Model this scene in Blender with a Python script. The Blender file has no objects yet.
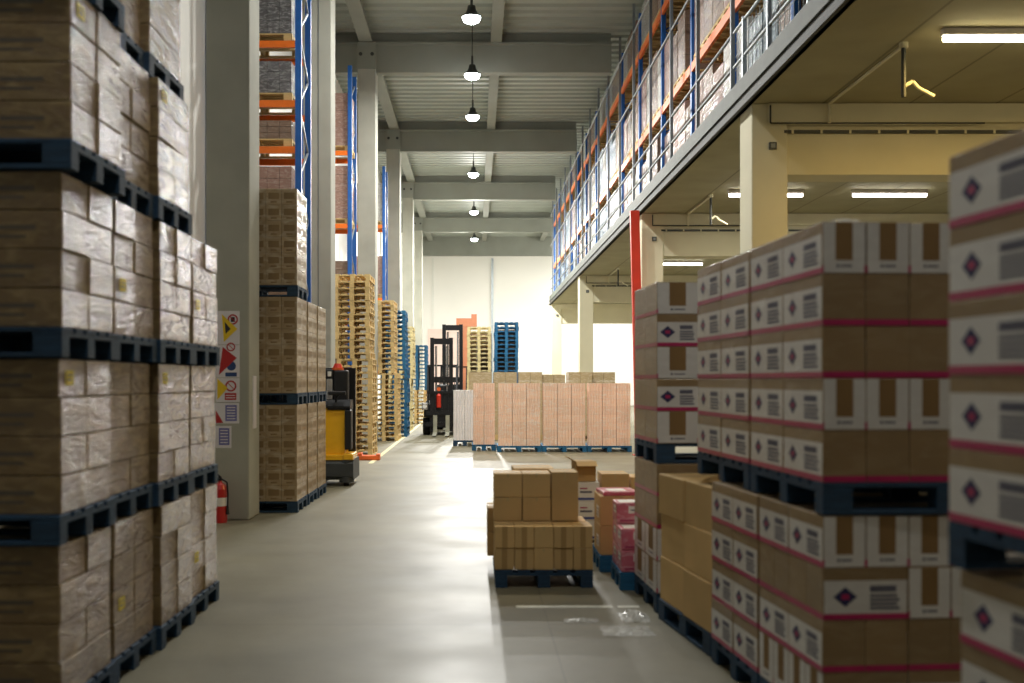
import bpy, bmesh, math, random
from mathutils import Vector, Matrix

RND = random.Random(11)
S = bpy.context.scene
COL = S.collection
PI = math.pi
FPX = 1080.0          # focal length in pixels of a 1024 px wide frame
CX, CY, CAMZ = 476.0, 380.0, 1.7
ORD = ['bottom', 'second', 'third', 'fourth', 'fifth', 'sixth', 'seventh', 'eighth']
NTH = ['first', 'second', 'third', 'fourth', 'fifth', 'sixth', 'seventh', 'eighth', 'ninth', 'tenth', 'eleventh',
       'twelfth', 'thirteenth', 'fourteenth', 'fifteenth', 'sixteenth', 'seventeenth', 'eighteenth', 'nineteenth',
       'twentieth', 'twenty-first', 'twenty-second', 'twenty-third', 'twenty-fourth', 'twenty-fifth',
       'twenty-sixth', 'twenty-seventh', 'twenty-eighth', 'twenty-ninth', 'thirtieth']

# ------------------------------------------------------------------ materials
def node(nt, kind, loc=None, **kw):
    n = nt.nodes.new(kind)
    for k, v in kw.items():
        setattr(n, k, v)
    return n

def lk(nt, a, b):
    nt.links.new(a, b)

def c4(c):
    return (c[0], c[1], c[2], 1.0)

def srgb(r, g, b):
    def f(v):
        v /= 255.0
        return v / 12.92 if v <= 0.04045 else ((v + 0.055) / 1.055) ** 2.4
    return (f(r), f(g), f(b))

def mat(name, col, rough=0.6, metal=0.0, var=0.12, scale=4.0, bump=0.0, bscale=40.0, objvar=0.0, coat=0.0,
        coat_rough=0.15, spec=0.5, stretch=(1, 1, 1), col2=None, world=False):
    m = bpy.data.materials.new(name)
    m.use_nodes = True
    nt = m.node_tree
    b = nt.nodes['Principled BSDF']
    b.inputs['Roughness'].default_value = rough
    b.inputs['Metallic'].default_value = metal
    b.inputs['Specular IOR Level'].default_value = spec
    b.inputs['Coat Weight'].default_value = coat
    b.inputs['Coat Roughness'].default_value = coat_rough
    if world:
        src = node(nt, 'ShaderNodeNewGeometry').outputs['Position']
    else:
        src = node(nt, 'ShaderNodeTexCoord').outputs['Object']
    mp = node(nt, 'ShaderNodeMapping')
    mp.inputs['Scale'].default_value = stretch
    lk(nt, src, mp.inputs['Vector'])
    nz = node(nt, 'ShaderNodeTexNoise')
    nz.inputs['Scale'].default_value = scale
    nz.inputs['Detail'].default_value = 5
    lk(nt, mp.outputs['Vector'], nz.inputs['Vector'])
    ra = node(nt, 'ShaderNodeValToRGB')
    ra.color_ramp.elements[0].position = 0.3
    ra.color_ramp.elements[1].position = 0.7
    lo = tuple(v * (1 - var) for v in col)
    hi = col2 if col2 else tuple(min(1, v * (1 + var)) for v in col)
    ra.color_ramp.elements[0].color = c4(lo)
    ra.color_ramp.elements[1].color = c4(hi)
    lk(nt, nz.outputs['Fac'], ra.inputs['Fac'])
    out = ra.outputs['Color']
    if objvar:
        oi = node(nt, 'ShaderNodeObjectInfo')
        mr = node(nt, 'ShaderNodeMapRange')
        mr.inputs['To Min'].default_value = 1 - objvar
        mr.inputs['To Max'].default_value = 1 + objvar
        lk(nt, oi.outputs['Random'], mr.inputs['Value'])
        hs = node(nt, 'ShaderNodeHueSaturation')
        lk(nt, mr.outputs['Result'], hs.inputs['Value'])
        lk(nt, out, hs.inputs['Color'])
        out = hs.outputs['Color']
    lk(nt, out, b.inputs['Base Color'])
    if bump:
        n2 = node(nt, 'ShaderNodeTexNoise')
        n2.inputs['Scale'].default_value = bscale
        n2.inputs['Detail'].default_value = 4
        lk(nt, mp.outputs['Vector'], n2.inputs['Vector'])
        bp = node(nt, 'ShaderNodeBump')
        bp.inputs['Strength'].default_value = bump
        bp.inputs['Distance'].default_value = 0.01
        lk(nt, n2.outputs['Fac'], bp.inputs['Height'])
        lk(nt, bp.outputs['Normal'], b.inputs['Normal'])
    return m

def film_mat(name, col, col2, haze, hz=0.45, scale=3.0, bump=0.6, coat=0.9, crough=0.12, rough=0.6, objvar=0.1):
    """printed board seen through a tight layer of wrinkled stretch film"""
    m = bpy.data.materials.new(name)
    m.use_nodes = True
    nt = m.node_tree
    b = nt.nodes['Principled BSDF']
    b.inputs['Roughness'].default_value = rough
    b.inputs['Coat Weight'].default_value = coat
    b.inputs['Coat Roughness'].default_value = crough
    b.inputs['Coat IOR'].default_value = 1.5
    geo = node(nt, 'ShaderNodeNewGeometry')
    mp = node(nt, 'ShaderNodeMapping')
    mp.inputs['Rotation'].default_value = (math.radians(32), math.radians(20), 0)
    mp.inputs['Scale'].default_value = (1.0, 0.7, 2.6)
    lk(nt, geo.outputs['Position'], mp.inputs['Vector'])
    nz = node(nt, 'ShaderNodeTexNoise')
    nz.inputs['Scale'].default_value = scale * 1.7
    nz.inputs['Detail'].default_value = 6
    nz.inputs['Distortion'].default_value = 1.2
    lk(nt, mp.outputs['Vector'], nz.inputs['Vector'])
    na = node(nt, 'ShaderNodeTexNoise')
    na.inputs['Scale'].default_value = 6
    lk(nt, geo.outputs['Position'], na.inputs['Vector'])
    mx = node(nt, 'ShaderNodeMix', data_type='RGBA')
    mx.inputs['A'].default_value = c4(col)
    mx.inputs['B'].default_value = c4(col2)
    lk(nt, na.outputs['Fac'], mx.inputs['Factor'])
    oi = node(nt, 'ShaderNodeObjectInfo')
    mr = node(nt, 'ShaderNodeMapRange')
    mr.inputs['To Min'].default_value = 1 - objvar
    mr.inputs['To Max'].default_value = 1 + objvar
    lk(nt, oi.outputs['Random'], mr.inputs['Value'])
    hs = node(nt, 'ShaderNodeHueSaturation')
    lk(nt, mr.outputs['Result'], hs.inputs['Value'])
    lk(nt, mx.outputs['Result'], hs.inputs['Color'])
    rp = node(nt, 'ShaderNodeValToRGB')
    rp.color_ramp.elements[0].position = 0.47
    rp.color_ramp.elements[0].color = (0.08, 0.08, 0.08, 1)
    rp.color_ramp.elements[1].position = 0.68
    rp.color_ramp.elements[1].color = (hz, hz, hz, 1)
    lk(nt, nz.outputs['Fac'], rp.inputs['Fac'])
    m2 = node(nt, 'ShaderNodeMix', data_type='RGBA')
    lk(nt, rp.outputs['Color'], m2.inputs['Factor'])
    lk(nt, hs.outputs['Color'], m2.inputs['A'])
    m2.inputs['B'].default_value = c4(haze)
    lk(nt, m2.outputs['Result'], b.inputs['Base Color'])
    bp = node(nt, 'ShaderNodeBump')
    bp.inputs['Strength'].default_value = bump
    bp.inputs['Distance'].default_value = 0.03
    nf = node(nt, 'ShaderNodeTexNoise')
    nf.inputs['Scale'].default_value = scale * 6
    nf.inputs['Detail'].default_value = 3
    nf.inputs['Distortion'].default_value = 2.0
    lk(nt, mp.outputs['Vector'], nf.inputs['Vector'])
    sm = node(nt, 'ShaderNodeMath', operation='MULTIPLY_ADD')
    sm.inputs[1].default_value = 0.35
    lk(nt, nf.outputs['Fac'], sm.inputs[0])
    lk(nt, nz.outputs['Fac'], sm.inputs[2])
    lk(nt, sm.outputs[0], bp.inputs['Height'])
    lk(nt, bp.outputs['Normal'], b.inputs['Coat Normal'])
    return m

def emit(name, col, strength):
    m = bpy.data.materials.new(name)
    m.use_nodes = True
    nt = m.node_tree
    b = nt.nodes['Principled BSDF']
    b.inputs['Base Color'].default_value = c4(col)
    b.inputs['Emission Color'].default_value = c4(col)
    b.inputs['Emission Strength'].default_value = strength
    return m

def clear_film(name):
    m = bpy.data.materials.new(name)
    m.use_nodes = True
    nt = m.node_tree
    b = nt.nodes['Principled BSDF']
    b.inputs['Base Color'].default_value = (0.85, 0.85, 0.8, 1)
    b.inputs['Roughness'].default_value = 0.2
    b.inputs['Alpha'].default_value = 0.55
    return m

M = {}
# carton boards
M['carton_wrapped'] = film_mat('wrapped_brown_board', srgb(86, 63, 34), srgb(120, 93, 52), srgb(214, 190, 130), 0.28, 3.0, 1.3, 0.85, 0.10)
M['carton_wrapped_dark'] = mat('printed_brown_ink', srgb(84, 74, 60), 0.6, var=0.2, coat=0.7)
M['carton_stack'] = film_mat('wrapped_tan_board', srgb(146, 122, 84), srgb(168, 142, 100), srgb(218, 208, 190), 0.4, 2.5, 0.5, 0.6, 0.2)
M['carton_stack_print'] = mat('tan_board_print', srgb(134, 110, 74), 0.6, var=0.15)
M['kraft'] = mat('kraft_board', srgb(208, 174, 118), 0.75, var=0.07, scale=3, objvar=0.10, bump=0.05)
M['kraft_dark'] = mat('dark_kraft_board', srgb(176, 142, 90), 0.75, var=0.07, scale=3, objvar=0.10)  # darker kraft tone for some boxes and front strips
M['tape'] = mat('packing_tape', srgb(196, 170, 118), 0.3, var=0.04, coat=0.5)
M['seam'] = mat('board_seam', srgb(84, 64, 38), 0.9)
M['fruit_board'] = film_mat('fruit_carton_kraft', srgb(128, 102, 66), srgb(142, 114, 74), srgb(200, 185, 150), 0.2, 3, 0.4, 0.6, 0.15)
M['fruit_white'] = film_mat('fruit_carton_white', srgb(206, 203, 200), srgb(216, 213, 208), srgb(238, 238, 236), 0.3, 3, 0.4, 0.7, 0.12, objvar=0.04)
M['magenta'] = mat('magenta_print', srgb(176, 32, 92), 0.45, var=0.1, coat=0.5)
M['navy'] = mat('navy_print', srgb(46, 48, 92), 0.5, var=0.1)
M['ink'] = mat('grey_ink', srgb(96, 96, 112), 0.6, var=0.1)
M['window'] = mat('kraft_window', srgb(134, 104, 62), 0.65, var=0.1)
M['white_label'] = mat('white_paper', srgb(236, 234, 228), 0.6, var=0.04)
M['yellow_label'] = mat('yellow_paper', srgb(222, 202, 40), 0.5, var=0.06)
M['pink_board'] = film_mat('pink_board', srgb(196, 60, 92), srgb(214, 92, 120), srgb(245, 220, 222), 0.45, 4, 0.4, 0.6, 0.15)
M['white_board'] = mat('white_board', srgb(230, 228, 222), 0.6, var=0.05, objvar=0.04)
M['blue_print'] = mat('blue_print', srgb(60, 80, 150), 0.5)
M['orange_pack'] = film_mat('orange_multipack', srgb(252, 206, 174), srgb(253, 220, 196), srgb(255, 244, 236), 0.6, 4, 0.4, 0.7, 0.15, objvar=0.07)
M['orange_cap'] = mat('orange_pack_band', srgb(240, 172, 134), 0.4, var=0.1, coat=0.5)
M['white_pack'] = film_mat('white_multipack', srgb(226, 222, 222), srgb(236, 234, 232), srgb(250, 250, 250), 0.4, 4, 0.3, 0.6, 0.15, objvar=0.04)
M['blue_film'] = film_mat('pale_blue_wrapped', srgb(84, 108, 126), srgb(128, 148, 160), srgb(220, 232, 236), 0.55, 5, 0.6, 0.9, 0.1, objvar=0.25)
M['dark_film'] = film_mat('dark_bottles_wrapped', srgb(50, 48, 52), srgb(80, 76, 78), srgb(190, 190, 190), 0.5, 5, 0.6, 0.9, 0.1)
M['pink_film'] = film_mat('pinkish_wrapped', srgb(128, 88, 72), srgb(150, 108, 90), srgb(232, 215, 204), 0.3, 5, 0.5, 0.8, 0.12, objvar=0.12)
M['brown_film'] = film_mat('brown_wrapped', srgb(98, 68, 48), srgb(122, 90, 66), srgb(214, 198, 178), 0.2, 5, 0.5, 0.8, 0.12, objvar=0.2)
M['white_film'] = film_mat('white_wrapped', srgb(150, 146, 138), srgb(172, 168, 158), srgb(236, 236, 232), 0.4, 5, 0.5, 0.8, 0.12, objvar=0.15)
# pallets
M['pallet_blue'] = mat('blue_painted_wood', srgb(30, 60, 86), 0.7, var=0.28, scale=9, bump=0.15, objvar=0.15, stretch=(1, 4, 4))
M['pallet_bright'] = mat('bright_blue_painted_wood', srgb(28, 98, 140), 0.65, var=0.2, scale=9, objvar=0.15, stretch=(1, 4, 4))
M['pallet_wood'] = mat('bare_pine_wood', srgb(206, 178, 122), 0.75, var=0.14, scale=6, bump=0.12, objvar=0.16, stretch=(1, 6, 6))
M['pallet_wood_pale'] = mat('pale_pine_wood', srgb(220, 204, 150), 0.75, var=0.12, scale=6, objvar=0.12, stretch=(1, 6, 6))
# steel
M['rack_blue'] = mat('blue_rack_paint', srgb(28, 92, 168), 0.4, var=0.1, scale=6)
M['rack_orange'] = mat('orange_rack_paint', srgb(240, 116, 24), 0.4, var=0.1, scale=6)
M['steel_dark'] = mat('dark_steel', srgb(58, 60, 58), 0.5, metal=0.3, var=0.15)
M['steel_grey'] = mat('grey_painted_steel', srgb(122, 126, 124), 0.45, metal=0.2, var=0.1)
M['fence_grey'] = mat('fence_paint', srgb(116, 122, 126), 0.45, metal=0.2, var=0.12)
M['edge_dark'] = mat('edge_steel_paint', srgb(44, 46, 43), 0.6, var=0.2)
M['kick'] = mat('kick_plate_paint', srgb(78, 83, 76), 0.6, var=0.12)
M['galv'] = mat('galvanised_steel', srgb(160, 168, 172), 0.4, metal=0.5, var=0.12, scale=12)
M['red_paint'] = mat('red_paint', srgb(206, 52, 30), 0.45, var=0.08)
M['ext_red'] = mat('extinguisher_red', srgb(190, 24, 24), 0.3, var=0.05, coat=0.5)
M['black'] = mat('black_plastic', srgb(26, 27, 30), 0.5, var=0.2)
M['black_steel'] = mat('black_steel', srgb(30, 31, 34), 0.4, metal=0.3, var=0.2)
M['rubber'] = mat('rubber', srgb(24, 24, 24), 0.85, var=0.2)
M['truck_yellow'] = mat('yellow_machine_paint', srgb(252, 190, 30), 0.4, var=0.05, coat=0.4)
M['truck_grey'] = mat('charcoal_chassis', srgb(62, 66, 68), 0.55, var=0.15)
M['chrome'] = mat('chrome', srgb(200, 202, 204), 0.25, metal=0.8, var=0.05)
M['fork_steel'] = mat('worn_fork_steel', srgb(176, 176, 160), 0.45, metal=0.5, var=0.15)
M['orange_paint'] = mat('orange_paint', srgb(232, 106, 44), 0.5, var=0.08)
M['pale_orange'] = mat('pale_orange_paint', srgb(240, 160, 120), 0.5, var=0.06)
M['sign_white'] = mat('sign_white', srgb(222, 218, 222), 0.45, var=0.03)
M['sign_yellow'] = mat('sign_yellow', srgb(228, 194, 30), 0.45, var=0.03)
M['sign_red'] = mat('sign_red', srgb(176, 34, 36), 0.45, var=0.03)
M['sign_blue'] = mat('sign_blue', srgb(36, 66, 120), 0.45, var=0.03)
M['sign_violet'] = mat('sign_violet', srgb(112, 112, 170), 0.45, var=0.05)
M['sign_black'] = mat('sign_black', srgb(40, 36, 44), 0.45, var=0.03)
# building
M['concrete'] = mat('column_concrete', srgb(168, 168, 156), 0.8, var=0.10, scale=1.6, bump=0.12, bscale=30, world=True)
M['beam_paint'] = mat('beam_concrete', srgb(138, 141, 132), 0.75, var=0.06, scale=1.2, world=True)
M['deck'] = mat('roof_deck_sheet', srgb(156, 162, 154), 0.5, metal=0.15, var=0.05, scale=1.0, world=True)
M['wall_white'] = mat('white_wall', srgb(238, 236, 230), 0.8, var=0.03, scale=0.4, world=True)
M['wall_panel'] = mat('pale_wall_panel', srgb(228, 228, 222), 0.75, var=0.05, scale=0.6, world=True)
M['pink_reflection'] = mat('pale_pink_reflection', srgb(238, 212, 202), 0.6, var=0.03, world=True)
M['mezz_conc'] = mat('cream_concrete', srgb(212, 206, 178), 0.75, var=0.05, scale=1.2, world=True)
M['line_white'] = mat('white_floor_paint', srgb(214, 212, 196), 0.6, var=0.25, scale=8, world=True)
M['line_yellow'] = mat('pale_yellow_floor_paint', srgb(220, 210, 160), 0.6, var=0.15, scale=6, world=True)
M['film_clear'] = clear_film('clear_film')
M['lamp_cool'] = emit('lamp_disc', (0.92, 1.0, 1.0), 30)
M['tube_warm'] = emit('tube_glow_warm', (1.0, 0.86, 0.52), 16)
M['tube_white'] = emit('tube_glow_white', (1.0, 0.95, 0.84), 14)

def floor_mat():
    m = bpy.data.materials.new('polished_concrete_floor')
    m.use_nodes = True
    nt = m.node_tree
    b = nt.nodes['Principled BSDF']
    geo = node(nt, 'ShaderNodeNewGeometry')
    n1 = node(nt, 'ShaderNodeTexNoise'); n1.inputs['Scale'].default_value = 0.55; n1.inputs['Detail'].default_value = 8
    n1.inputs['Roughness'].default_value = 0.65
    lk(nt, geo.outputs['Position'], n1.inputs['Vector'])
    r = node(nt, 'ShaderNodeValToRGB')
    r.color_ramp.elements[0].position = 0.3; r.color_ramp.elements[0].color = c4(srgb(104, 99, 80))
    r.color_ramp.elements[1].position = 0.72; r.color_ramp.elements[1].color = c4(srgb(134, 128, 104))
    lk(nt, n1.outputs['Fac'], r.inputs['Fac'])
    # saw-cut joints
    sx = node(nt, 'ShaderNodeSeparateXYZ'); lk(nt, geo.outputs['Position'], sx.inputs['Vector'])
    def joint(out, off, per, wdt):
        a = node(nt, 'ShaderNodeMath', operation='ADD'); a.inputs[1].default_value = off + 1000 * per
        lk(nt, out, a.inputs[0])
        f = node(nt, 'ShaderNodeMath', operation='MODULO'); f.inputs[1].default_value = per
        lk(nt, a.outputs[0], f.inputs[0])
        l = node(nt, 'ShaderNodeMath', operation='LESS_THAN'); l.inputs[1].default_value = wdt
        lk(nt, f.outputs[0], l.inputs[0])
        return l.outputs[0]
    j1 = joint(sx.outputs['X'], -0.5, 4.6, 0.012)
    j2 = joint(sx.outputs['Y'], -1.9, 5.6, 0.02)
    mxj = node(nt, 'ShaderNodeMath', operation='MAXIMUM'); lk(nt, j1, mxj.inputs[0]); lk(nt, j2, mxj.inputs[1])
    ml = node(nt, 'ShaderNodeMath', operation='MULTIPLY'); ml.inputs[1].default_value = 0.45
    lk(nt, mxj.outputs[0], ml.inputs[0])
    mx = node(nt, 'ShaderNodeMix', data_type='RGBA')
    lk(nt, ml.outputs[0], mx.inputs['Factor']); lk(nt, r.outputs['Color'], mx.inputs['A'])
    mx.inputs['B'].default_value = c4(srgb(84, 80, 68))
    lk(nt, mx.outputs['Result'], b.inputs['Base Color'])
    n2 = node(nt, 'ShaderNodeTexNoise'); n2.inputs['Scale'].default_value = 1.4; n2.inputs['Detail'].default_value = 6
    lk(nt, geo.outputs['Position'], n2.inputs['Vector'])
    mr = node(nt, 'ShaderNodeMapRange'); mr.inputs['To Min'].default_value = 0.36; mr.inputs['To Max'].default_value = 0.58
    lk(nt, n2.outputs['Fac'], mr.inputs['Value']); lk(nt, mr.outputs['Result'], b.inputs['Roughness'])
    b.inputs['Specular IOR Level'].default_value = 0.4
    return m
M['floor'] = floor_mat()

def plank_mat():
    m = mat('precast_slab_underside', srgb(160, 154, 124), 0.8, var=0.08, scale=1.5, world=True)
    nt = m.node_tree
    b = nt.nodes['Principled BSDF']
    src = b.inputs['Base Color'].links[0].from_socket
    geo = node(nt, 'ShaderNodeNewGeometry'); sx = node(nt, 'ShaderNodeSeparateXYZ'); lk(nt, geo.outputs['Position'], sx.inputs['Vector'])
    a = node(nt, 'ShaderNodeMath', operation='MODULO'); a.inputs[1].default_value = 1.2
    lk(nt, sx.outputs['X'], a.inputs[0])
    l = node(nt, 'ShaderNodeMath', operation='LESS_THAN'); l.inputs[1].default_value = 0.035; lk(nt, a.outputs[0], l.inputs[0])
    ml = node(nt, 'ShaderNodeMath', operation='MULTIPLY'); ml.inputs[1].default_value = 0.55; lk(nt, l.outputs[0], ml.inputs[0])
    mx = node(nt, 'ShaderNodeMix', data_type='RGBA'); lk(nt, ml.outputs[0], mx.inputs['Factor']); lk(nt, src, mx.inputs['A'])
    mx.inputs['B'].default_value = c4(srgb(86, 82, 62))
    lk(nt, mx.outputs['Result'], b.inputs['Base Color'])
    return m
M['plank'] = plank_mat()

# ------------------------------------------------------------------ mesh builder
class MB:
    def __init__(self):
        self.v, self.f, self.m, self.mats, self.sm = [], [], [], [], []

    def mi(self, m):
        if m not in self.mats:
            self.mats.append(m)
        return self.mats.index(m)

    def face(self, pts, m, smooth=False):
        i = len(self.v)
        self.v += [tuple(p) for p in pts]
        self.f.append(tuple(range(i, i + len(pts))))
        self.m.append(self.mi(m)); self.sm.append(smooth)

    def poly(self, vs, fs, m, smooth=False):
        i = len(self.v)
        self.v += [tuple(p) for p in vs]
        for f in fs:
            self.f.append(tuple(i + k for k in f))
            self.m.append(self.mi(m)); self.sm.append(smooth)

    def box(self, x0, x1, y0, y1, z0, z1, m):
        vs = [(x0, y0, z0), (x1, y0, z0), (x1, y1, z0), (x0, y1, z0), (x0, y0, z1), (x1, y0, z1), (x1, y1, z1), (x0, y1, z1)]
        self.poly(vs, [(0, 3, 2, 1), (4, 5, 6, 7), (0, 1, 5, 4), (1, 2, 6, 5), (2, 3, 7, 6), (3, 0, 4, 7)], m)

    def cbox(self, x0, x1, y0, y1, z0, z1, m, c=0.006, smooth=False):
        b = bmesh.new()
        bmesh.ops.create_cube(b, size=1.0)
        for v in b.verts:
            v.co = Vector(((x0 + x1) / 2 + v.co.x * (x1 - x0), (y0 + y1) / 2 + v.co.y * (y1 - y0), (z0 + z1) / 2 + v.co.z * (z1 - z0)))
        bmesh.ops.bevel(b, geom=list(b.edges), offset=c, segments=2, affect='EDGES', profile=0.5)
        self.add_bm(b, m, smooth)

    def add_bm(self, b, m, smooth=False, mtx=None):
        if mtx is not None:
            bmesh.ops.transform(b, matrix=mtx, verts=b.verts)
        b.verts.index_update()
        i = len(self.v)
        self.v += [tuple(v.co) for v in b.verts]
        for f in b.faces:
            self.f.append(tuple(i + v.index for v in f.verts))
            self.m.append(self.mi(m)); self.sm.append(smooth)
        b.free()

    def cyl(self, p, q, r, m, n=12, r2=None, smooth=True, caps=True):
        p, q = Vector(p), Vector(q)
        r2 = r if r2 is None else r2
        d = (q - p).normalized()
        u = d.orthogonal().normalized(); w = d.cross(u)
        vs = []
        for (o, rr) in ((p, r), (q, r2)):
            for k in range(n):
                a = 2 * PI * k / n
                vs.append(o + u * (rr * math.cos(a)) + w * (rr * math.sin(a)))
        self.poly(vs, [(k, (k + 1) % n, n + (k + 1) % n, n + k) for k in range(n)], m, smooth)
        if caps:
            self.poly(vs[:n], [tuple(reversed(range(n)))], m)
            self.poly(vs[n:], [tuple(range(n))], m)

    def bar(self, p, q, w, m, h=None):
        """square bar between two points"""
        h = w if h is None else h
        p, q = Vector(p), Vector(q)
        d = (q - p).normalized()
        up = Vector((0, 0, 1)) if abs(d.z) < 0.9 else Vector((0, 1, 0))
        u = d.cross(up).normalized(); t = u.cross(d)
        vs = []
        for o in (p, q):
            for (a, b) in ((-1, -1), (1, -1), (1, 1), (-1, 1)):
                vs.append(o + u * (a * w / 2) + t * (b * h / 2))
        self.poly(vs, [(0, 3, 2, 1), (4, 5, 6, 7), (0, 1, 5, 4), (1, 2, 6, 5), (2, 3, 7, 6), (3, 0, 4, 7)], m)

    def prism_x(self, prof, x0, x1, m):
        """profile of (y, z) points swept along x"""
        n = len(prof)
        vs = [(x0, y, z) for y, z in prof] + [(x1, y, z) for y, z in prof]
        self.poly(vs, [(k, (k + 1) % n, n + (k + 1) % n, n + k) for k in range(n)] + [tuple(reversed(range(n))), tuple(range(n, 2 * n))], m)

    def tube(self, pts, r, m, n=8):
        for a, b in zip(pts[:-1], pts[1:]):
            self.cyl(a, b, r, m, n)

    def decal(self, dim, face, pts, m, off=0.0009):
        """flat print on a face of a box of size dim that is centred in x, y and stands on z = 0; pts in 0..1"""
        w, d, h = dim
        out = []
        for (u, v) in pts:
            if face == '-y': out.append((-w / 2 + u * w, -d / 2 - off, v * h))
            elif face == '+y': out.append((w / 2 - u * w, d / 2 + off, v * h))
            elif face == '-x': out.append((-w / 2 - off, d / 2 - u * d, v * h))
            elif face == '+x': out.append((w / 2 + off, -d / 2 + u * d, v * h))
            elif face == '+z': out.append((-w / 2 + u * w, -d / 2 + v * d, h + off))
        self.face(out, m)

    def rect(self, dim, face, u0, u1, v0, v1, m, off=0.0009):
        self.decal(dim, face, [(u0, v0), (u1, v0), (u1, v1), (u0, v1)], m, off)

    def mesh(self, name):
        me = bpy.data.meshes.new(name)
        me.from_pydata(self.v, [], self.f)
        for m in self.mats:
            me.materials.append(m)
        for p, mi, s in zip(me.polygons, self.m, self.sm):
            p.material_index = mi
            p.use_smooth = s
        me.update()
        b = bmesh.new(); b.from_mesh(me)
        b.to_mesh(me); b.free()
        return me

    def build(self, name, parent=None, loc=(0, 0, 0), rz=0.0):
        return put(name, self.mesh(name), parent, loc, rz)

def put(name, me, parent=None, loc=(0, 0, 0), rz=0.0):
    o = bpy.data.objects.new(name, me)
    COL.objects.link(o)
    o.parent = parent
    o.location = loc
    o.rotation_euler = (0, 0, rz)
    return o

def tag(o, label, cat, group=None):
    o['label'] = label
    o['category'] = cat
    if group:
        o['group'] = group
    return o

def empty(name, label, cat, loc=(0, 0, 0), rz=0.0, group=None):
    o = bpy.data.objects.new(name, None)
    o.empty_display_size = 0.1
    COL.objects.link(o)
    o.location = loc
    o.rotation_euler = (0, 0, rz)
    return tag(o, label, cat, group)

def struct(name, mb, label=None):
    o = mb.build(name)
    o['kind'] = 'structure'
    if label:
        o['label'] = label
    return o

def jit(a):
    return RND.uniform(-a, a)

# ------------------------------------------------------------------ camera
cam = bpy.data.cameras.new('camera')
cam.sensor_width = 36.0
cam.lens = 36.0 * FPX / 1024.0
cam.shift_x = (512.0 - CX) / 1024.0
cam.shift_y = (CY - 341.5) / 1024.0
cam.clip_start = 0.05
cam.clip_end = 300
cam.dof.use_dof = True
cam.dof.focus_distance = 24.0
cam.dof.aperture_fstop = 1.5
camo = bpy.data.objects.new('camera', cam)
COL.objects.link(camo)
camo.location = (0, 0, CAMZ)
camo.rotation_euler = (PI / 2, 0, 0)
S.camera = camo

# ------------------------------------------------------------------ building shell
XL, XR, YB, YF = -4.4, 13.0, 72.0, -6.0
ROOF = 11.2
b = MB(); b.box(XL - .2, XR + .2, YF, YB + .2, -0.2, 0.0, M['floor']); struct('floor', b, 'polished grey concrete floor of the aisle')

b = MB(); b.box(XL - .2, XL, YF, YB, 0, ROOF + .3, M['wall_panel']); struct('wall_left', b, 'pale panel wall behind the racks')
b = MB(); b.box(XR, XR + .2, YF, YB, 0, ROOF + .3, M['wall_white']); struct('wall_right', b, 'white wall beneath the mezzanine')
b = MB(); b.box(XL - .2, XR + .2, YB, YB + .2, 0, ROOF + .3, M['wall_white']); struct('wall_back', b, 'bright white end wall of the hall')
# seam / downpipe on the end wall and shallow panel battens
b = MB()
b.box(1.02, 1.16, YB - .12, YB, 0, 9.8, M['galv'])
b.box(-2.95, -2.8, YB - .06, YB, 5.2, 9.8, M['wall_panel'])
struct('trim_1', b, 'grey vertical joint cover on the end wall')
b = MB()
b.box(-3.2, -0.4, YB - .08, YB - .02, 0, 5.1, M['pink_reflection'])  # pink reflection on the wall, put into the colour of a panel
for k in range(17):
    b.box(-3.2, -0.4, YB - .1, YB - .08, .3 * k + .02, .3 * k + .26, M['pink_reflection'])
struct('pink_reflection_panel', b, 'pale pink reflection on the end wall shaped as a door')

# corrugated roof sheet (ribs run across the hall)
b = MB()
prof = []
y = YF
while y < YB:
    prof += [(y, ROOF), (y + .22, ROOF), (y + .27, ROOF + .07), (y + .45, ROOF + .07), (y + .5, ROOF)]
    y += .5
n = len(prof)
vs = [(XL, p[0], p[1]) for p in prof] + [(XR, p[0], p[1]) for p in prof]
b.poly(vs, [(k, n + k, n + k + 1, k + 1) for k in range(n - 1)], M['deck'])
b.box(XL, XR, YF, YB, ROOF + .25, ROOF + .3, M['deck'])
struct('ceiling', b, 'corrugated metal roof deck')

# roof cross beams, each with a ledge and a recessed upper web
BEAMY = [8.3, 18.9, 29.5, 39.7, 50.3, 61.3]
BNAME = ['eighth', 'first', 'second', 'third', 'fourth', 'fifth']
for i, y in enumerate(BEAMY):
    b = MB()
    x1 = 3.7 if y < 55 else XR
    b.box(XL, x1, y, y + .3, 10.1, 10.84, M['beam_paint'])
    b.box(XL, x1, y - .07, y + .37, 10.84, 10.91, M['beam_paint'])
    b.box(XL, x1, y + .12, y + .3, 10.91, ROOF + .05, M['beam_paint'])
    struct('ceiling_beam', b, 'grey concrete cross beam under the roof')
b = MB(); b.box(XL, XR, YB - .4, YB - .05, 9.95, ROOF, M['beam_paint']); struct('ceiling_beam', b, 'cross beam against the end wall')
# longitudinal purlins
for (x, w) in ((0.55, .2), (-3.0, .26), (4.35, .2)):
    b = MB()
    b.box(x - w / 2, x + w / 2, YF, YB - .4, 10.93, ROOF + .02, M['beam_paint'])
    b.box(x - w / 2 - .05, x + w / 2 + .05, YF, YB - .4, 10.9, 10.94, M['beam_paint'])
    struct('ceiling_purlin', b, 'grey purlin running along the hall')

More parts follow.
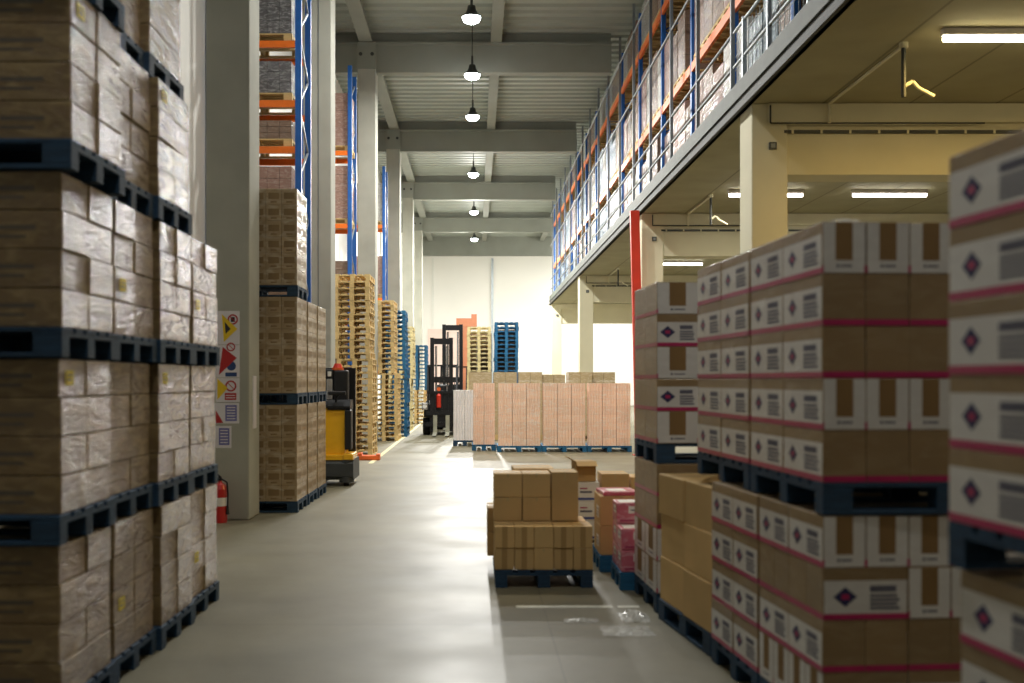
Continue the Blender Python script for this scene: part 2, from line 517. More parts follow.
# aisle columns on the rack side
COLS = [(-2.75, 13.1, .53, .62), (-2.75, 20.5, .53, .62), (-2.73, 29.35, .49, .7), (-2.79, 39.55, .5, .7), (-2.92, 50.1, .5, .7), (-3.05, 61.1, .5, .7)]
for i, (x, y, w, d) in enumerate(COLS):
    b = MB()
    b.cbox(x - w, x, y, y + d, 0, 10.9, M['concrete'], .02)
    if i == 1: b.box(x - w * .48, x - w * .44, y - .004, y + .01, 0, 10.9, M['steel_grey'])
    b.box(x - w - .01, x + .01, y - .03, y, 10.15, 10.86, M['beam_paint'])
    for sx in (.18, .82):
        b.cyl((x - w * sx, y - .055, 10.55), (x - w * sx, y - .02, 10.55), .05, M['steel_dark'], 10)
    struct('column', b, 'tall grey concrete column beside the aisle')
    if i == 0:
        b = MB(); b.cbox(x - .02, x + .012, y + .2, y + .38, 1.1, 1.75, M['sign_white'], .004)
        tag(b.build('junction_plate'), 'narrow white plate fixed to aisle face of the signed column', 'plate')

# mezzanine: slab, edge, beams and columns
XE, ZS, ZT, YM = 3.76, 5.54, 5.75, 55.3
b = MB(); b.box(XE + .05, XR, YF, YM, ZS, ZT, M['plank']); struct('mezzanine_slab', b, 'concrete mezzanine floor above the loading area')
b = MB()
b.box(XE, XE + .06, YF, YM, ZS - .02, ZS + .17, M['edge_dark'])
b.box(XE - .05, XE + .06, YF, YM, ZS - .02, ZS + .02, M['edge_dark'])
b.box(XE - .03, XE + .01, YF, YM, ZS + .17, ZS + .2, M['kick'])
b.box(XE, XE + .02, YF, YM, ZS + .2, ZS + .44, M['kick'])
struct('trim_2', b, 'dark steel edge with grey kick plate along the mezzanine')
MZC = [(3.83, 15.0), (3.82, 24.9), (3.8, 39.6), (3.8, 54.3)]
for i, (x, y) in enumerate(MZC):
    b = MB()
    b.cbox(x, x + .5, y, y + .68, 0, ZS, M['mezz_conc'], .015)
    struct('mezzanine_column', b, 'cream concrete column carrying the mezzanine')
    b = MB()
    b.box(x + .1, XR, y + .04, y + .6, 4.56, ZS, M['mezz_conc'])
    b.box(x + .22, XR, y - .05, y + .04, 5.27, ZS - .01, M['mezz_conc'])
    struct('mezzanine_beam', b, 'cream concrete beam under the mezzanine')
    xx = MZC[i][0]
    b = MB(); b.box(xx + .24, xx + .34, y - .03, y - .002, 4.9, 5.0, M['steel_dark'])
    b.box(xx + .26, xx + .32, y - .035, y - .03, 4.92, 4.98, M['steel_grey'])
    tag(b.build('junction_box'), 'small dark square box on the %s cream mezzanine column' % NTH[i], 'junction box', 'boxes on the mezzanine columns')
    # perforated strip and cable along the beam face
    if i < 3:
        b = MB()
        x0 = x + .45
        b.box(x0, x0 + 5.5, y - .012, y + .036, 5.13, 5.17, M['steel_dark'])
        for k in range(14):
            b.box(x0 + .1 + k * .4, x0 + .13 + k * .4, y - .016, y - .01, 5.12, 5.18, M['mezz_conc'])
        tag(b.build('perforated_rail'), 'dark perforated fixing rail along the %s cream mezzanine beam' % NTH[i], 'rail', 'fixing rails on the beams')
        b = MB()
        b.tube([(x + .24, y - .075, 5.5), (x + .24, y - .075, 5.25), (x + 3.2, y - .075, 5.25)], .012, M['steel_dark'], 8)
        tag(b.build('surface_mounted_cable'), 'thin black cable along the face of the %s mezzanine beam' % NTH[i], 'cable', 'cables on the beams')
# conduits on the slab underside with a drop rod and small arm
for i, (yb, yh) in enumerate(((14.94, 12.3), (24.84, 22.4), (39.54, 37.0))):
    t = empty('ceiling_conduit', 'pale conduit with dark drop rod before the %s mezzanine beam' % NTH[i], 'conduit', (4.87, yh, ZS), 0, 'conduits under the mezzanine')
    b = MB(); b.tube([(0, yb - yh - .06, -.3), (0, yb - yh - .06, -.03), (0, 0, -.03)], .022, M['mezz_conc'], 8); b.build('pipe', t)
    b = MB(); b.cyl((0, 0, 0), (0, 0, -.06), .05, M['mezz_conc'], 12); b.cyl((0, 0, -.05), (0, 0, -.62), .027, M['steel_dark'], 10); b.build('drop_rod', t)
    b = MB(); b.tube([(0, 0, -.5), (.1, 0, -.44), (.16, -.02, -.52), (.33, -.04, -.62)], .022, M['mezz_conc'], 8); b.build('arm', t)

# red riser post in front of the second mezzanine column
t = empty('red_post', 'tall red steel post in front of the second mezzanine column', 'post', (3.68, 24.4, 0))
b = MB(); b.bar((.03, 0, .02), (-.10, 0, ZS - .02), .2, M['red_paint'], .16); b.build('shaft', t)
b = MB(); b.box(-.13, .19, -.14, .14, 0, .02, M['red_paint']); b.build('base_plate', t)

# floor markings
b = MB(); b.box(.3, 1.02, 8.05, 8.13, .001, .003, M['line_white']); b.box(1.06, 1.22, 8.06, 8.12, .001, .003, M['line_white']); struct('floor_marking', b, 'worn white line painted across the floor')
b = MB(); b.box(-2.2, -2.1, 22, 50, .001, .003, M['line_yellow']); struct('floor_marking', b, 'pale yellow line along the pallet stacks')

# ------------------------------------------------------------------ lamps
def area(loc, size, power, col, sy=None, rot=(0, 0, 0), shape='DISK', name='lamp_light', parent=None, spread=PI):
    l = bpy.data.lights.new(name, 'AREA')
    l.shape = shape
    l.size = size
    if sy: l.size_y = sy
    l.energy = power
    l.color = col
    l.spread = spread
    o = bpy.data.objects.new(name, l)
    COL.objects.link(o)
    o.location = loc
    o.rotation_euler = rot
    o.parent = parent
    return o

def highbay_mesh():
    h = MB()
    prof = [(.04, .27), (.085, .26), (.1, .17), (.14, .09), (.215, 0.03), (.215, .0)]
    for (r0, z0), (r1, z1) in zip(prof[:-1], prof[1:]):
        h.cyl((0, 0, z0), (0, 0, z1), r0, M['steel_dark'], 20, r1, caps=False)
    h.cyl((0, 0, .25), (0, 0, .5), .03, M['steel_dark'], 10)
    d = MB()
    for (r0, z0), (r1, z1) in zip([(.205, .02), (.2, -.03), (.17, -.08), (.1, -.12)], [(.2, -.03), (.17, -.08), (.1, -.12), (.002, -.135)]):
        d.cyl((0, 0, z0), (0, 0, z1), r0, M['lamp_cool'], 24, r1, caps=False)
    return h.mesh('reflector'), d.mesh('diffuser')
hb = highbay_mesh()
LAMPS = [(-.1, 3.6, 170), (-.1, 14.3, 190), (-.1, 19.2, 300), (-.1, 24.0, 380), (-.1, 28.5, 420), (-.1, 33.0, 600), (-.1, 42.2, 1600), (-.1, 51.7, 2200), (-.1, 61.7, 750),
         (8.2, 60.0, 750), (8.2, 67.0, 500)]  # last two are unseen, added to brighten the far wall
for i, (x, y, p) in enumerate(LAMPS):
    where = 'over the aisle' if x < 1 else 'added unseen beyond the mezzanine end'
    t = empty('ceiling_lamp', 'round high bay lamp on a thin rod, %s %s' % (NTH[i if x < 1 else i - 9], where), 'lamp', (x, y, 9.75), 0, 'high bay lamps')
    put('reflector', hb[0], t); put('diffuser', hb[1], t)
    r = MB(); r.cyl((0, 0, .48), (0, 0, ROOF - 9.75 + .06), .012, M['steel_dark'], 6); r.build('rod', t)
    area((0, 0, -.14), .3, p, (1.0, .985, .935), parent=t)
    # point light added at each dome, stronger far off to brighten beams and roof
    pl = bpy.data.lights.new('added_dome_light', 'POINT')
    pl.energy = 6 + (330 if y > 60 else 480 if y > 50 else 260 if y > 40 else 20)
    pl.color = (1.0, .975, .93)
    pl.shadow_soft_size = .12
    po = bpy.data.objects.new('added_dome_light', pl); COL.objects.link(po); po.parent = t; po.location = (0, 0, -.22)

TUBES = [(5.1, 1.8, 0), (7.6, 1.8, 0), (5.1, 11.8, 1), (7.6, 11.8, 1), (5.1, 21.8, 0), (7.6, 21.8, 0), (5.8, 34.8, 0), (8.4, 34.8, 0), (5.8, 47, 0), (8.4, 47, 0)]
for i, (x, y, w) in enumerate(TUBES):
    t = empty('ceiling_tube_light', 'long fluorescent tube, %s in the %s row under the mezzanine' % (('first', 'second')[i % 2], NTH[i // 2]), 'lamp', (x + .75, y, ZS - .14), 0, 'tube lights under the mezzanine')
    h = MB(); h.cbox(-.76, .76, -.05, .05, .06, .14, M['sign_white'], .01); h.build('housing', t)
    e = MB(); e.cyl((-.74, 0, .03), (.74, 0, .03), .035, M['tube_warm' if w else 'tube_white'], 12); e.build('tube', t)
    area((0, 0, -.02), 1.45, 100 if w else 26 if y < 5 else 85, (1, .66, .20) if w else (1, .92, .74), .08, shape='RECTANGLE', parent=t)

# ------------------------------------------------------------------ pallets
def pallet_parts(L, W, m):
    H = .144
    top = MB()
    nb = 5 if W < .9 else 7
    bw = .145 if W > .7 else .1
    for k in range(nb):
        yc = -W / 2 + bw / 2 + k * (W - bw) / (nb - 1)
        w2 = bw if k % 2 == 0 else bw * .7
        top.cbox(-L / 2, L / 2, yc - w2 / 2, yc + w2 / 2, .122, .144, m, .003)
    for x in (-L / 2 + .07, 0, L / 2 - .07):
        top.box(x - .07, x + .07, -W / 2, W / 2, .1, .1215, m)
    bot = MB()
    for y in (-W / 2 + .05, 0, W / 2 - .05):
        bot.cbox(-L / 2, L / 2, y - .05, y + .05, 0, .022, m, .003)
    blk = MB(); blk.cbox(-.07, .07, -.05, .05, .022, .0995, m, .003)
    return top.mesh('top_deck'), bot.mesh('bottom_deck'), blk.mesh('block')

PPARTS = {}
def pallet(label, loc, rz=0, L=1.2, W=.8, m='pallet_blue', group=None):
    key = (L, W, m)
    if key not in PPARTS:
        PPARTS[key] = pallet_parts(L, W, M[m])
    tp, bt, bk = PPARTS[key]
    t = empty('pallet', label, 'pallet', loc, rz, group)
    put('top_deck', tp, t); put('bottom_deck', bt, t)
    for x in (-L / 2 + .07, 0, L / 2 - .07):
        for y in (-W / 2 + .05, 0, W / 2 - .05):
            put('block', bk, t, (x, y, 0))
    return t

def pallet_single(L, W, m, closed=False):
    a = MB()
    if closed:  # inner boards added to stop the bright wall showing through
        a.box(-L / 2 + .02, L / 2 - .02, -.02, .02, .022, .1, m)
        a.box(-.02, .02, -W / 2 + .02, W / 2 - .02, .0225, .0995, m)
    for k in range(5):
        yc = -W / 2 + .07 + k * (W - .14) / 4
        a.box(-L / 2, L / 2, yc - .06, yc + .06, .122, .144, m)
    for x in (-L / 2 + .07, 0, L / 2 - .07):
        a.box(x - .07, x + .07, -W / 2, W / 2, .1, .122, m)
        for y in (-W / 2 + .05, 0, W / 2 - .05):
            a.box(x - .07, x + .07, y - .05, y + .05, .022, .1, m)
    for y in (-W / 2 + .05, 0, W / 2 - .05):
        a.box(-L / 2, L / 2, y - .05, y + .05, 0, .022, m)
    return a.mesh('pallet')
PS = {k: pallet_single(1.2, .8, M[k]) for k in ('pallet_wood', 'pallet_bright', 'pallet_wood_pale', 'pallet_blue')}

def pallet_stack(x, y, n, m, phrase, group, z0=0.0, rz=PI / 2, first=0, split=None, dx=0):
    for k in range(n):
        ox = dx if (split and k >= split) else 0
        o = put('pallet', PS[m], None, (x + ox + jit(.012), y + jit(.015), z0 + .1455 * k), rz + jit(.012))
        tag(o, '%s pallet, %s from the bottom of the %s' % ({'pallet_wood': 'bare wooden', 'pallet_wood_pale': 'pale wooden', 'pallet_bright': 'blue', 'pallet_blue': 'dark blue'}[m], NTH[first + k], phrase), 'pallet', group)

# ------------------------------------------------------------------ cartons
def carton_shell(w, d, h, m, c=.006, seam=True):
    b = MB()
    b.cbox(-w / 2, w / 2, -d / 2, d / 2, 0, h, m, c)
    return b

# brown printed cartons of the wall row
def wall_carton():
    dim = (.592, .362, .186)
    b = carton_shell(*dim, M['carton_wrapped'])
    for f in ('-y',):
        k = 1
        b.rect(dim, f, .05, .05 + .28 * k, .28, .72, M['carton_wrapped_dark'])
        b.rect(dim, f, .42, .78, .5, .62, M['carton_wrapped_dark'])
        b.rect(dim, f, .42, .70, .28, .36, M['carton_wrapped_dark'])
    b.rect(dim, '+z', 0.02, .98, .47, .53, M['tape'])
    return b.mesh('carton')
ME_WALL = wall_carton()
st = MB(); st.box(.0005, .002, -.05, .05, 0, .07, M['yellow_label']); st.box(.0022, .003, -.035, .035, .045, .052, M['ink']); st.box(.0022, .003, -.035, .02, .02, .03, M['ink'])
ME_STICK = st.mesh('label_sticker')

def wall_row():
    y0 = 5.17
    fars = ['fourth', 'third', 'second', 'first']
    tops = [5, 5, 5, 3]
    for s in range(4):
        for lv in range(tops[s]):
            z = .905 * lv
            xr = -2.0 + [0, -.02, .01, .0][s] + (jit(.015) if lv < 3 else .05 if s == 0 else (-.01 if lv == 3 else -.07))
            yc = y0 + .4 + s * .805 + jit(.006)
            pallet('dark blue pallet, %s level of the %s stack from the signed column' % (ORD[lv], fars[s]), (xr - .6 + .01, yc, z), 0, group='pallets of the wrapped wall row')
            for r in range(4):
                for c in range(2):
                    yy = yc - .182 + .364 * c
                    jx = jit(.006)
                    for col in range(2):
                        if col == 1 and not (s == 0 and c == 0):
                            continue
                        xx = xr - .3 - .6 * col + jx
                        o = put('carton', ME_WALL, None, (xx, yy + jit(.001), z + .1455 + .1885 * r), jit(.003))
                        half = 'farther' if c == 0 else 'nearer'
                        if col == 1: half = 'inner ' + half
                        tag(o, 'film-wrapped brown carton, %s row, %s half, %s pallet, %s stack from signed column' % (ORD[r], half, ORD[lv], fars[s]), 'carton', 'wrapped brown cartons of the wall row')
                        if col == 0 and r == (3 if lv % 2 else 1) and c == 0 and (s + lv) % 2 == 1:
                            sk = put('label_sticker', ME_STICK, o, (.297, -.05, .06))
                            sk['label'] = 'yellow paper label'
wall_row()

# tan cartons in the three stacks behind the signed column
def tan_carton():
    dim = (.198, .392, .205)
    b = carton_shell(*dim, M['carton_stack'], .005)
    for f in ('-y', '+x'):
        b.rect(dim, f, .15, .85, .35, .75, M['carton_stack_print'])
    b.rect(dim, '-y', .3, .7, .12, .22, M['carton_stack_print'])
    return b.mesh('carton')
ME_TAN = tan_carton()
def tan_stacks():
    for s, (xr, yc, tops) in enumerate(((-2.29, 14.22, 3), (-2.28, 15.08, 2), (-2.27, 15.93, 2))):
        for lv in range(tops):
            z = 1.385 * lv
            pallet('dark blue pallet, %s level of the %s tan carton stack past signed column' % (ORD[lv], NTH[s]), (xr - .6 + .01, yc, z), 0, group='pallets of the tan stacks')
            for r in range(6):
                for c in range(2):
                    for k in range(5 if (s == 0 and c == 0) else 1):
                        o = put('carton', ME_TAN, None, (xr - .1 - .2 * k, yc - .198 + .396 * c, z + .1455 + .206 * r), jit(.004))
                        tag(o, 'tan carton, %s row, %s column %s, %s pallet, %s stack behind signed column' % (ORD[r], NTH[k], 'front' if c == 0 else 'back', ORD[lv], NTH[s]), 'carton', 'tan cartons behind the signed column')
tan_stacks()

# signs on the first column
def signs():
    yk = 13.098
    k = 13.1 / FPX
    def X(px): return (px - CX) * k
    def Z(py): return CAMZ - (py - CY) * k
    def board(name, x0, x1, y0, y1):
        b = MB(); b.box(X(x0), X(x1), yk - .006, yk, Z(y1), Z(y0), M['sign_white']); return b
    def rect(b, x0, x1, y0, y1, m, o=.008):
        b.face([(X(x0), yk - o, Z(y1)), (X(x1), yk - o, Z(y1)), (X(x1), yk - o, Z(y0)), (X(x0), yk - o, Z(y0))], M[m])
    def pol(b, pts, m, o=.008):
        b.face([(X(p[0]), yk - o, Z(p[1])) for p in pts], M[m])
    def ring(b, cx, cy, r, m, o=.0085):
        n = 24
        for q in range(n):
            a0, a1 = 2 * PI * q / n, 2 * PI * (q + 1) / n
            pol(b, [(cx + r * math.cos(a0), cy + r * math.sin(a0)), (cx + r * .72 * math.cos(a0), cy + r * .72 * math.sin(a0)), (cx + r * .72 * math.cos(a1), cy + r * .72 * math.sin(a1)), (cx + r * math.cos(a1), cy + r * math.sin(a1))], m, o)
        d = r * .72
        pol(b, [(cx - .6 * d, cy - .75 * d), (cx - .75 * d, cy - .6 * d), (cx + .6 * d, cy + .75 * d), (cx + .75 * d, cy + .6 * d)], m, o)
    def disc(b, cx, cy, r, m, o=.0082):
        pol(b, [(cx + r * math.cos(2 * PI * q / 20), cy - r * math.sin(2 * PI * q / 20)) for q in range(20)], m, o)
    b = board('s', 216, 239.7, 311, 344.5)
    ring(b, 233, 319.5, 5.2, 'sign_red'); pol(b, [(231, 317), (235, 317), (235, 322), (231, 322)], 'sign_black', .0082)
    pol(b, [(222, 314), (224, 342), (237.6, 329)], 'sign_yellow', .0095); pol(b, [(225, 322), (225.8, 334), (231, 329)], 'sign_black', .0098)
    tag(b.build('safety_sign'), 'top white safety sign with yellow warning triangle on column', 'sign', 'safety signs on the column')
    b = board('s', 216, 239.7, 345, 377.5)
    ring(b, 231, 342.5 + 4.5, 4.4, 'sign_red', .009)
    pol(b, [(219, 375), (223, 347), (237, 358)], 'sign_red', .0095)
    disc(b, 231.5, 366, 4.6, 'sign_blue'); rect(b, 225.5, 237, 372.5, 376.5, 'sign_blue')
    tag(b.build('safety_sign'), 'white safety sign with red triangle and blue disc on column', 'sign', 'safety signs on the column')
    b = board('s', 216, 239.7, 378, 402)
    ring(b, 231, 386, 5.6, 'sign_red'); rect(b, 225, 236.5, 393, 400, 'sign_red'); rect(b, 226, 235.5, 395, 395.8, 'sign_white', .0088); rect(b, 226, 235.5, 397.4, 398.2, 'sign_white', .0088)
    pol(b, [(217.5, 374.5 + 4), (217.5, 400), (228, 388)], 'sign_yellow', .0095)
    tag(b.build('safety_sign'), 'white safety sign with yellow triangle above red text on column', 'sign', 'safety signs on the column')
    b = board('s', 214, 239.2, 403, 423.5)
    rect(b, 225.5, 237, 405, 421, 'sign_violet'); 
    for q in range(5): rect(b, 227, 235.5, 407 + q * 2.8, 408 + q * 2.8, 'sign_white', .0088)
    pol(b, [(216, 410), (216, 425 - 2), (223.5, 423)], 'sign_red', .009)
    tag(b.build('safety_sign'), 'white notice with violet text block and red corner on column', 'sign', 'safety signs on the column')
    b = board('s', 213, 231.5, 426, 448)
    rect(b, 219, 229.6, 428, 445, 'sign_violet')
    for q in range(5): rect(b, 220.5, 228, 430 + q * 3, 431 + q * 3, 'sign_white', .0088)
    tag(b.build('safety_sign'), 'lowest and narrowest white notice with violet text on column', 'sign', 'safety signs on the column')
signs()

# fire extinguisher at the column foot
def lathe(prof, m, n=20, smooth=True):
    b = MB()
    for (r0, z0), (r1, z1) in zip(prof[:-1], prof[1:]):
        b.cyl((0, 0, z0), (0, 0, z1), max(r0, .0005), m, n, max(r1, .0005), smooth, caps=False)
    return b
t = empty('fire_extinguisher', 'red fire extinguisher on floor at foot of signed column', 'fire extinguisher', (-3.06, 12.9, 0))
lathe([(0, 0), (.085, 0), (.088, .03), (.088, .40), (.07, .45), (.03, .48), (.025, .5), (0, .5)], M['ext_red']).build('cylinder', t)
b = MB(); b.cyl((0, 0, .2), (0, 0, .3), .0895, M['white_label'], 20, caps=False); b.build('label_band', t)
b = MB(); b.box(-.02, .02, -.03, .03, .5, .54, M['black']); b.bar((0, .03, .54), (0, -.12, .58), .02, M['black'], .012); b.bar((0, .03, .525), (0, -.11, .53), .02, M['black'], .012); b.build('handle', t)
b = MB(); b.tube([(.02, 0, .52), (.09, -.02, .48), (.105, -.03, .35), (.1, -.03, .2)], .011, M['black'], 8); b.cyl((.1, -.03, .2), (.1, -.03, .1), .012, M['black'], 10, .022); b.build('hose', t)

# ------------------------------------------------------------------ fruit cartons (white / kraft)
def fruit_carton(w, d, h, end='window', side='logo'):
    """w across x (ends face -y/+y), d along y (long sides face -x/+x)"""
    dim = (w, d, h)
    b = carton_shell(w, d, h, M['fruit_board'], .004)
    def printed(f, length):
        b.rect(dim, f, .012, .988, .10, .76, M['fruit_white'])
        b.rect(dim, f, .004, .996, .01, .125, M['magenta'], .0014)
        a = h / length
        c, v, r = .26, .45, .19
        b.decal(dim, f, [(c - r * a * 1.25, v), (c - r * a * .55, v - r * .55), (c, v - r), (c + r * a * .55, v - r * .55), (c + r * a * 1.25, v), (c + r * a * .55, v + r * .55), (c, v + r), (c - r * a * .55, v + r * .55)], M['navy'], .0016)
        b.rect(dim, f, c - .4 * r * a, c + .4 * r * a, v - .05, v + .05, M['magenta'], .0019)
        b.rect(dim, f, .55, .86, .54, .66, M['ink'], .0016)
        for q in range(4):
            b.rect(dim, f, .55, .9 - .03 * (q % 2), .2 + .08 * q, .25 + .08 * q, M['ink'], .0016)
    def window(f):
        b.rect(dim, f, .012, .988, .02, .985, M['fruit_white'])
        b.rect(dim, f, .30, .70, .26, .985, M['window'], .0014)
        b.rect(dim, f, .33, .39, .12, .18, M['ink'], .0014)
        b.rect(dim, f, .42, .68, .13, .17, M['ink'], .0014)
        b.rect(dim, f, 0.0, .03, .02, .16, M['magenta'], .0016)
        b.rect(dim, f, .97, 1.0, .02, .16, M['magenta'], .0016)
    def plain(f):
        b.rect(dim, f, .004, .996, .01, .13, M['magenta'], .0014)
    for f in ('-y', '+y'):
        window(f) if end == 'window' else plain(f) if end == 'plain' else printed(f, w)
    for f in ('-x', '+x'):
        printed(f, d) if side == 'logo' else window(f) if side == 'window' else plain(f)
    return b.mesh('fruit_carton')
FH = .2345
FC = {}
def fruit(kind, w, d, label, loc, rz, group, h=FH):
    key = (kind, w, d, h)
    if key not in FC:
        end, side = kind
        FC[key] = fruit_carton(w, d, h, end, side)
    o = put('fruit_carton', FC[key], None, loc, rz)
    return tag(o, label, 'carton', group)

def local(o, rz, x, y):
    c, s = math.cos(rz), math.sin(rz)
    return (o[0] + c * x - s * y, o[1] + s * x + c * y)

def fruit_row():
    g = 'white and brown fruit cartons'
    # ---- two double pallets: lower yawed a little
    def load(corner, rz, z, depth, ncol, rowkinds, phrase, rows=5, L=1.2, colw=.198, dep2=2, skipfar=True):
        # corner = near aisle-side bottom corner, rz = yaw of the load
        pc = local(corner, rz, L / 2, depth / 2)
        pallet('dark blue pallet under %s' % phrase, (pc[0], pc[1], z), rz, L=L, W=depth, group='pallets of the fruit carton row')
        for r in range(rows):
            rk = rowkinds[r]
            zz = z + .1455 + .2355 * r
            if rk[0] == 'T':       # turned cartons: long side faces the camera end
                n = int(round(depth / .2))
                cw = depth / n - .003
                for c in range(n):
                    for q in range(3 if c == 0 else 1):
                        p = local(corner, rz, .2 + .4 * q, depth / n * (c + .5))
                        kind = ('logo', 'plain') if rk == 'T' else ('logo', 'window')
                        if rk == 'T' and q == 1:
                            # two upright cartons stand in place of a turned one
                            for e in range(2):
                                p2 = local(corner, rz, .4 + .1 + .2 * e, cw / 2 + .001)
                                fruit(('window', 'logo'), colw, cw, 'windowed fruit carton, %s of upright pair, %s row, %s' % (NTH[e], ORD[r], phrase), (p2[0], p2[1], zz), rz, g)
                            continue
                        fruit(kind, .396, cw, 'turned fruit carton, %s across, %s along, %s row, %s' % (NTH[q], NTH[c], ORD[r], phrase), (p[0], p[1], zz), rz, g)
                continue
            for c in range(dep2):
                dd = depth / dep2
                for q in range(6 if (z == 0 and r == rows - 1 and corner[1] > 4) else ncol if c == 0 else 1):
                    p = local(corner, rz, .1 + .2 * q + jit(.002), dd * (c + .5))
                    kind = ('window', 'logo') if rk == 'W' else ('plain', 'logo')
                    fruit(kind, colw, dd - .004, '%s fruit carton, %s row, column %s, %s half, %s' % ('white windowed' if rk == 'W' else 'brown ended', ORD[r], NTH[q], 'front' if c == 0 else 'back', phrase), (p[0], p[1], zz), rz + jit(.002), g)
    y5 = math.radians(4.5)
    load((1.56, 4.86), y5, 0, .84, 6, ['TW', 'P', 'T', 'W'], 'lower load of fruit stack', rows=4)
    c2 = local((1.56, 4.86), y5, 0, .87)
    load(c2, y5, 0, .82, 1, ['P', 'P', 'P', 'P'], 'lower load behind fruit stack', rows=4)
    y3 = math.radians(3.0)
    load((1.56, 4.86), y3, 1.092, 1.06, 6, ['P', 'W', 'P', 'P', 'W'], 'upper load of fruit stack')
    c3 = local((1.56, 4.86), y3, .0, 1.09)
    load(c3, y3, 1.092, 1.1, 1, ['P', 'P', 'P', 'P', 'P'], 'upper load behind fruit stack')
    # ---- nearest stack at the frame edge
    y2 = math.radians(5.0)
    load((1.665, 2.45), y2, 0, 1.06, 4, ['P', 'P', 'P', 'P'], 'lower load of picture-edge stack', rows=4)
    load((1.625, 2.45), y2, 1.10, 1.06, 4, ['P', 'P', 'P', 'P', 'P'], 'upper load of picture-edge stack')
fruit_row()

# crumpled film lying on the upper load's top edge
def film_clump(label, cx, cy, z, sx, sy, h, seed, name='film_bundle'):
    r = random.Random(seed)
    b = MB()
    nx, ny = 14, 9
    vs = []
    for j in range(ny):
        for i in range(nx):
            u, v = i / (nx - 1), j / (ny - 1)
            e = math.sin(PI * u) * math.sin(PI * v)
            vs.append((sx * (u - .5) + r.uniform(-.012, .012), sy * (v - .5) + r.uniform(-.012, .012), .002 + e * h * r.uniform(.35, 1)))
    fs = [(j * nx + i, j * nx + i + 1, (j + 1) * nx + i + 1, (j + 1) * nx + i) for j in range(ny - 1) for i in range(nx - 1)]
    b.poly(vs, fs, M['film_clear'])
    o = b.build(name, None, (cx, cy, z))
    return tag(o, label, 'plastic film')
film_clump('crumpled clear film bundled on top edge of upper fruit carton load', 1.72, 5.02, 2.4145, .3, .22, .035, 3)
film_clump('torn clear film scrap on floor near the white floor line', 1.02, 7.3, .002, .34, .3, .03, 5)
film_clump('small clear film scrap beside the kraft box pallet', .74, 7.62, .002, .24, .12, .02, 8)
film_clump('crumpled film hanging loose at foot of wrapped carton stack', 1.13, 7.72, .002, .2, .3, .07, 9)

# tall stack with one white carton column facing the aisle end
def second_stack():
    g = 'cartons of the mixed stack'
    rz = math.radians(3.0)
    c0 = (1.315, 7.86)
    for lv, (z, rows) in enumerate(((0, 4), (1.092, 5))):
        pc = local(c0, rz, .6, .41)
        pallet('dark blue pallet, %s level of mixed stack behind kraft boxes' % ORD[lv], (pc[0], pc[1], z), rz, group='pallets of the mixed stack')
        for r in range(rows):
            zz = z + .1455 + .2355 * r
            for c in range(2):
                for q in range(3 if c == 0 else 1):
                    p = local(c0, rz, .155 + .31 * q, .205 + .41 * c)
                    if lv == 1:
                        kind = ('window', 'plain') if r % 2 == 0 else ('logo', 'plain')
                        nm = 'white windowed' if r % 2 == 0 else 'logo printed'
                    else:
                        kind = ('plain', 'plain') if r > 1 else ('window', 'window')
                        nm = 'plain brown' if r > 1 else 'white striped'
                    fruit(kind, .306, .404, '%s carton, %s row, %s column %s, %s load of mixed stack' % (nm, ORD[r], NTH[q], 'front' if c == 0 else 'back', ('lower', 'upper')[lv]), (p[0], p[1], zz), rz + jit(.004), g)
second_stack()

# ------------------------------------------------------------------ plain kraft boxes
KB = {}
def kraft_box(w, d, h, mk='kraft', label_faces=(), print_=False):
    key = (w, d, h, mk, tuple(label_faces), print_)
    if key in KB: return KB[key]
    dim = (w, d, h)
    b = carton_shell(w, d, h, M[mk], .006)
    b.rect(dim, '+z', 0.0, 1.0, .46, .54, M['tape'])
    b.rect(dim, '+z', 0.01, .99, .497, .503, M['seam'], .0013)
    for f in ('-y', '+y'):
        b.rect(dim, f, .46, .54, .84, 1.0, M['tape'])
    for f in label_faces:
        b.rect(dim, f, .42, .80, .22, .62, M['white_label'], .0014)
        for q in range(3):
            b.rect(dim, f, .46, .74, .28 + .1 * q, .32 + .1 * q, M['ink'], .002)
    if print_:
        b.rect(dim, '-y', .36, .64, .02, .98, M['kraft_dark'], .0012)
    KB[key] = b.mesh('kraft_box')
    return KB[key]

def kbox(label, loc, w, d, h, rz=0, mk='kraft', lf=(), pr=False, group=None, name='kraft_box'):
    o = put(name, kraft_box(w, d, h, mk, lf, pr), None, loc, rz)
    return tag(o, label, 'box', group)

# kraft box column pallet by the fruit stacks
def kraft_column():
    rz = math.radians(7.0)
    c0 = (1.435, 6.62)
    pc = local(c0, rz, .4, .55)
    pallet('dark blue pallet under tall plain kraft boxes', (pc[0], pc[1], 0), rz + PI / 2, L=1.1, W=.8)
    for r, h in enumerate((.305, .3, .28)):
        z = .1455 + (0, .307, .609)[r]
        for c in range(2):
            for q in range(1):
                p = local(c0, rz, .3 + .0 * q, .27 + .55 * c)
                kbox('plain kraft box, %s of three, %s end of the tall kraft column' % (ORD[r], 'fruit carton' if c == 0 else 'far'), (p[0] + jit(.012), p[1], z), .58, .535, h + (.012 if c else 0) * 0, rz + jit(.01), group='tall kraft boxes', mk='kraft')
kraft_column()

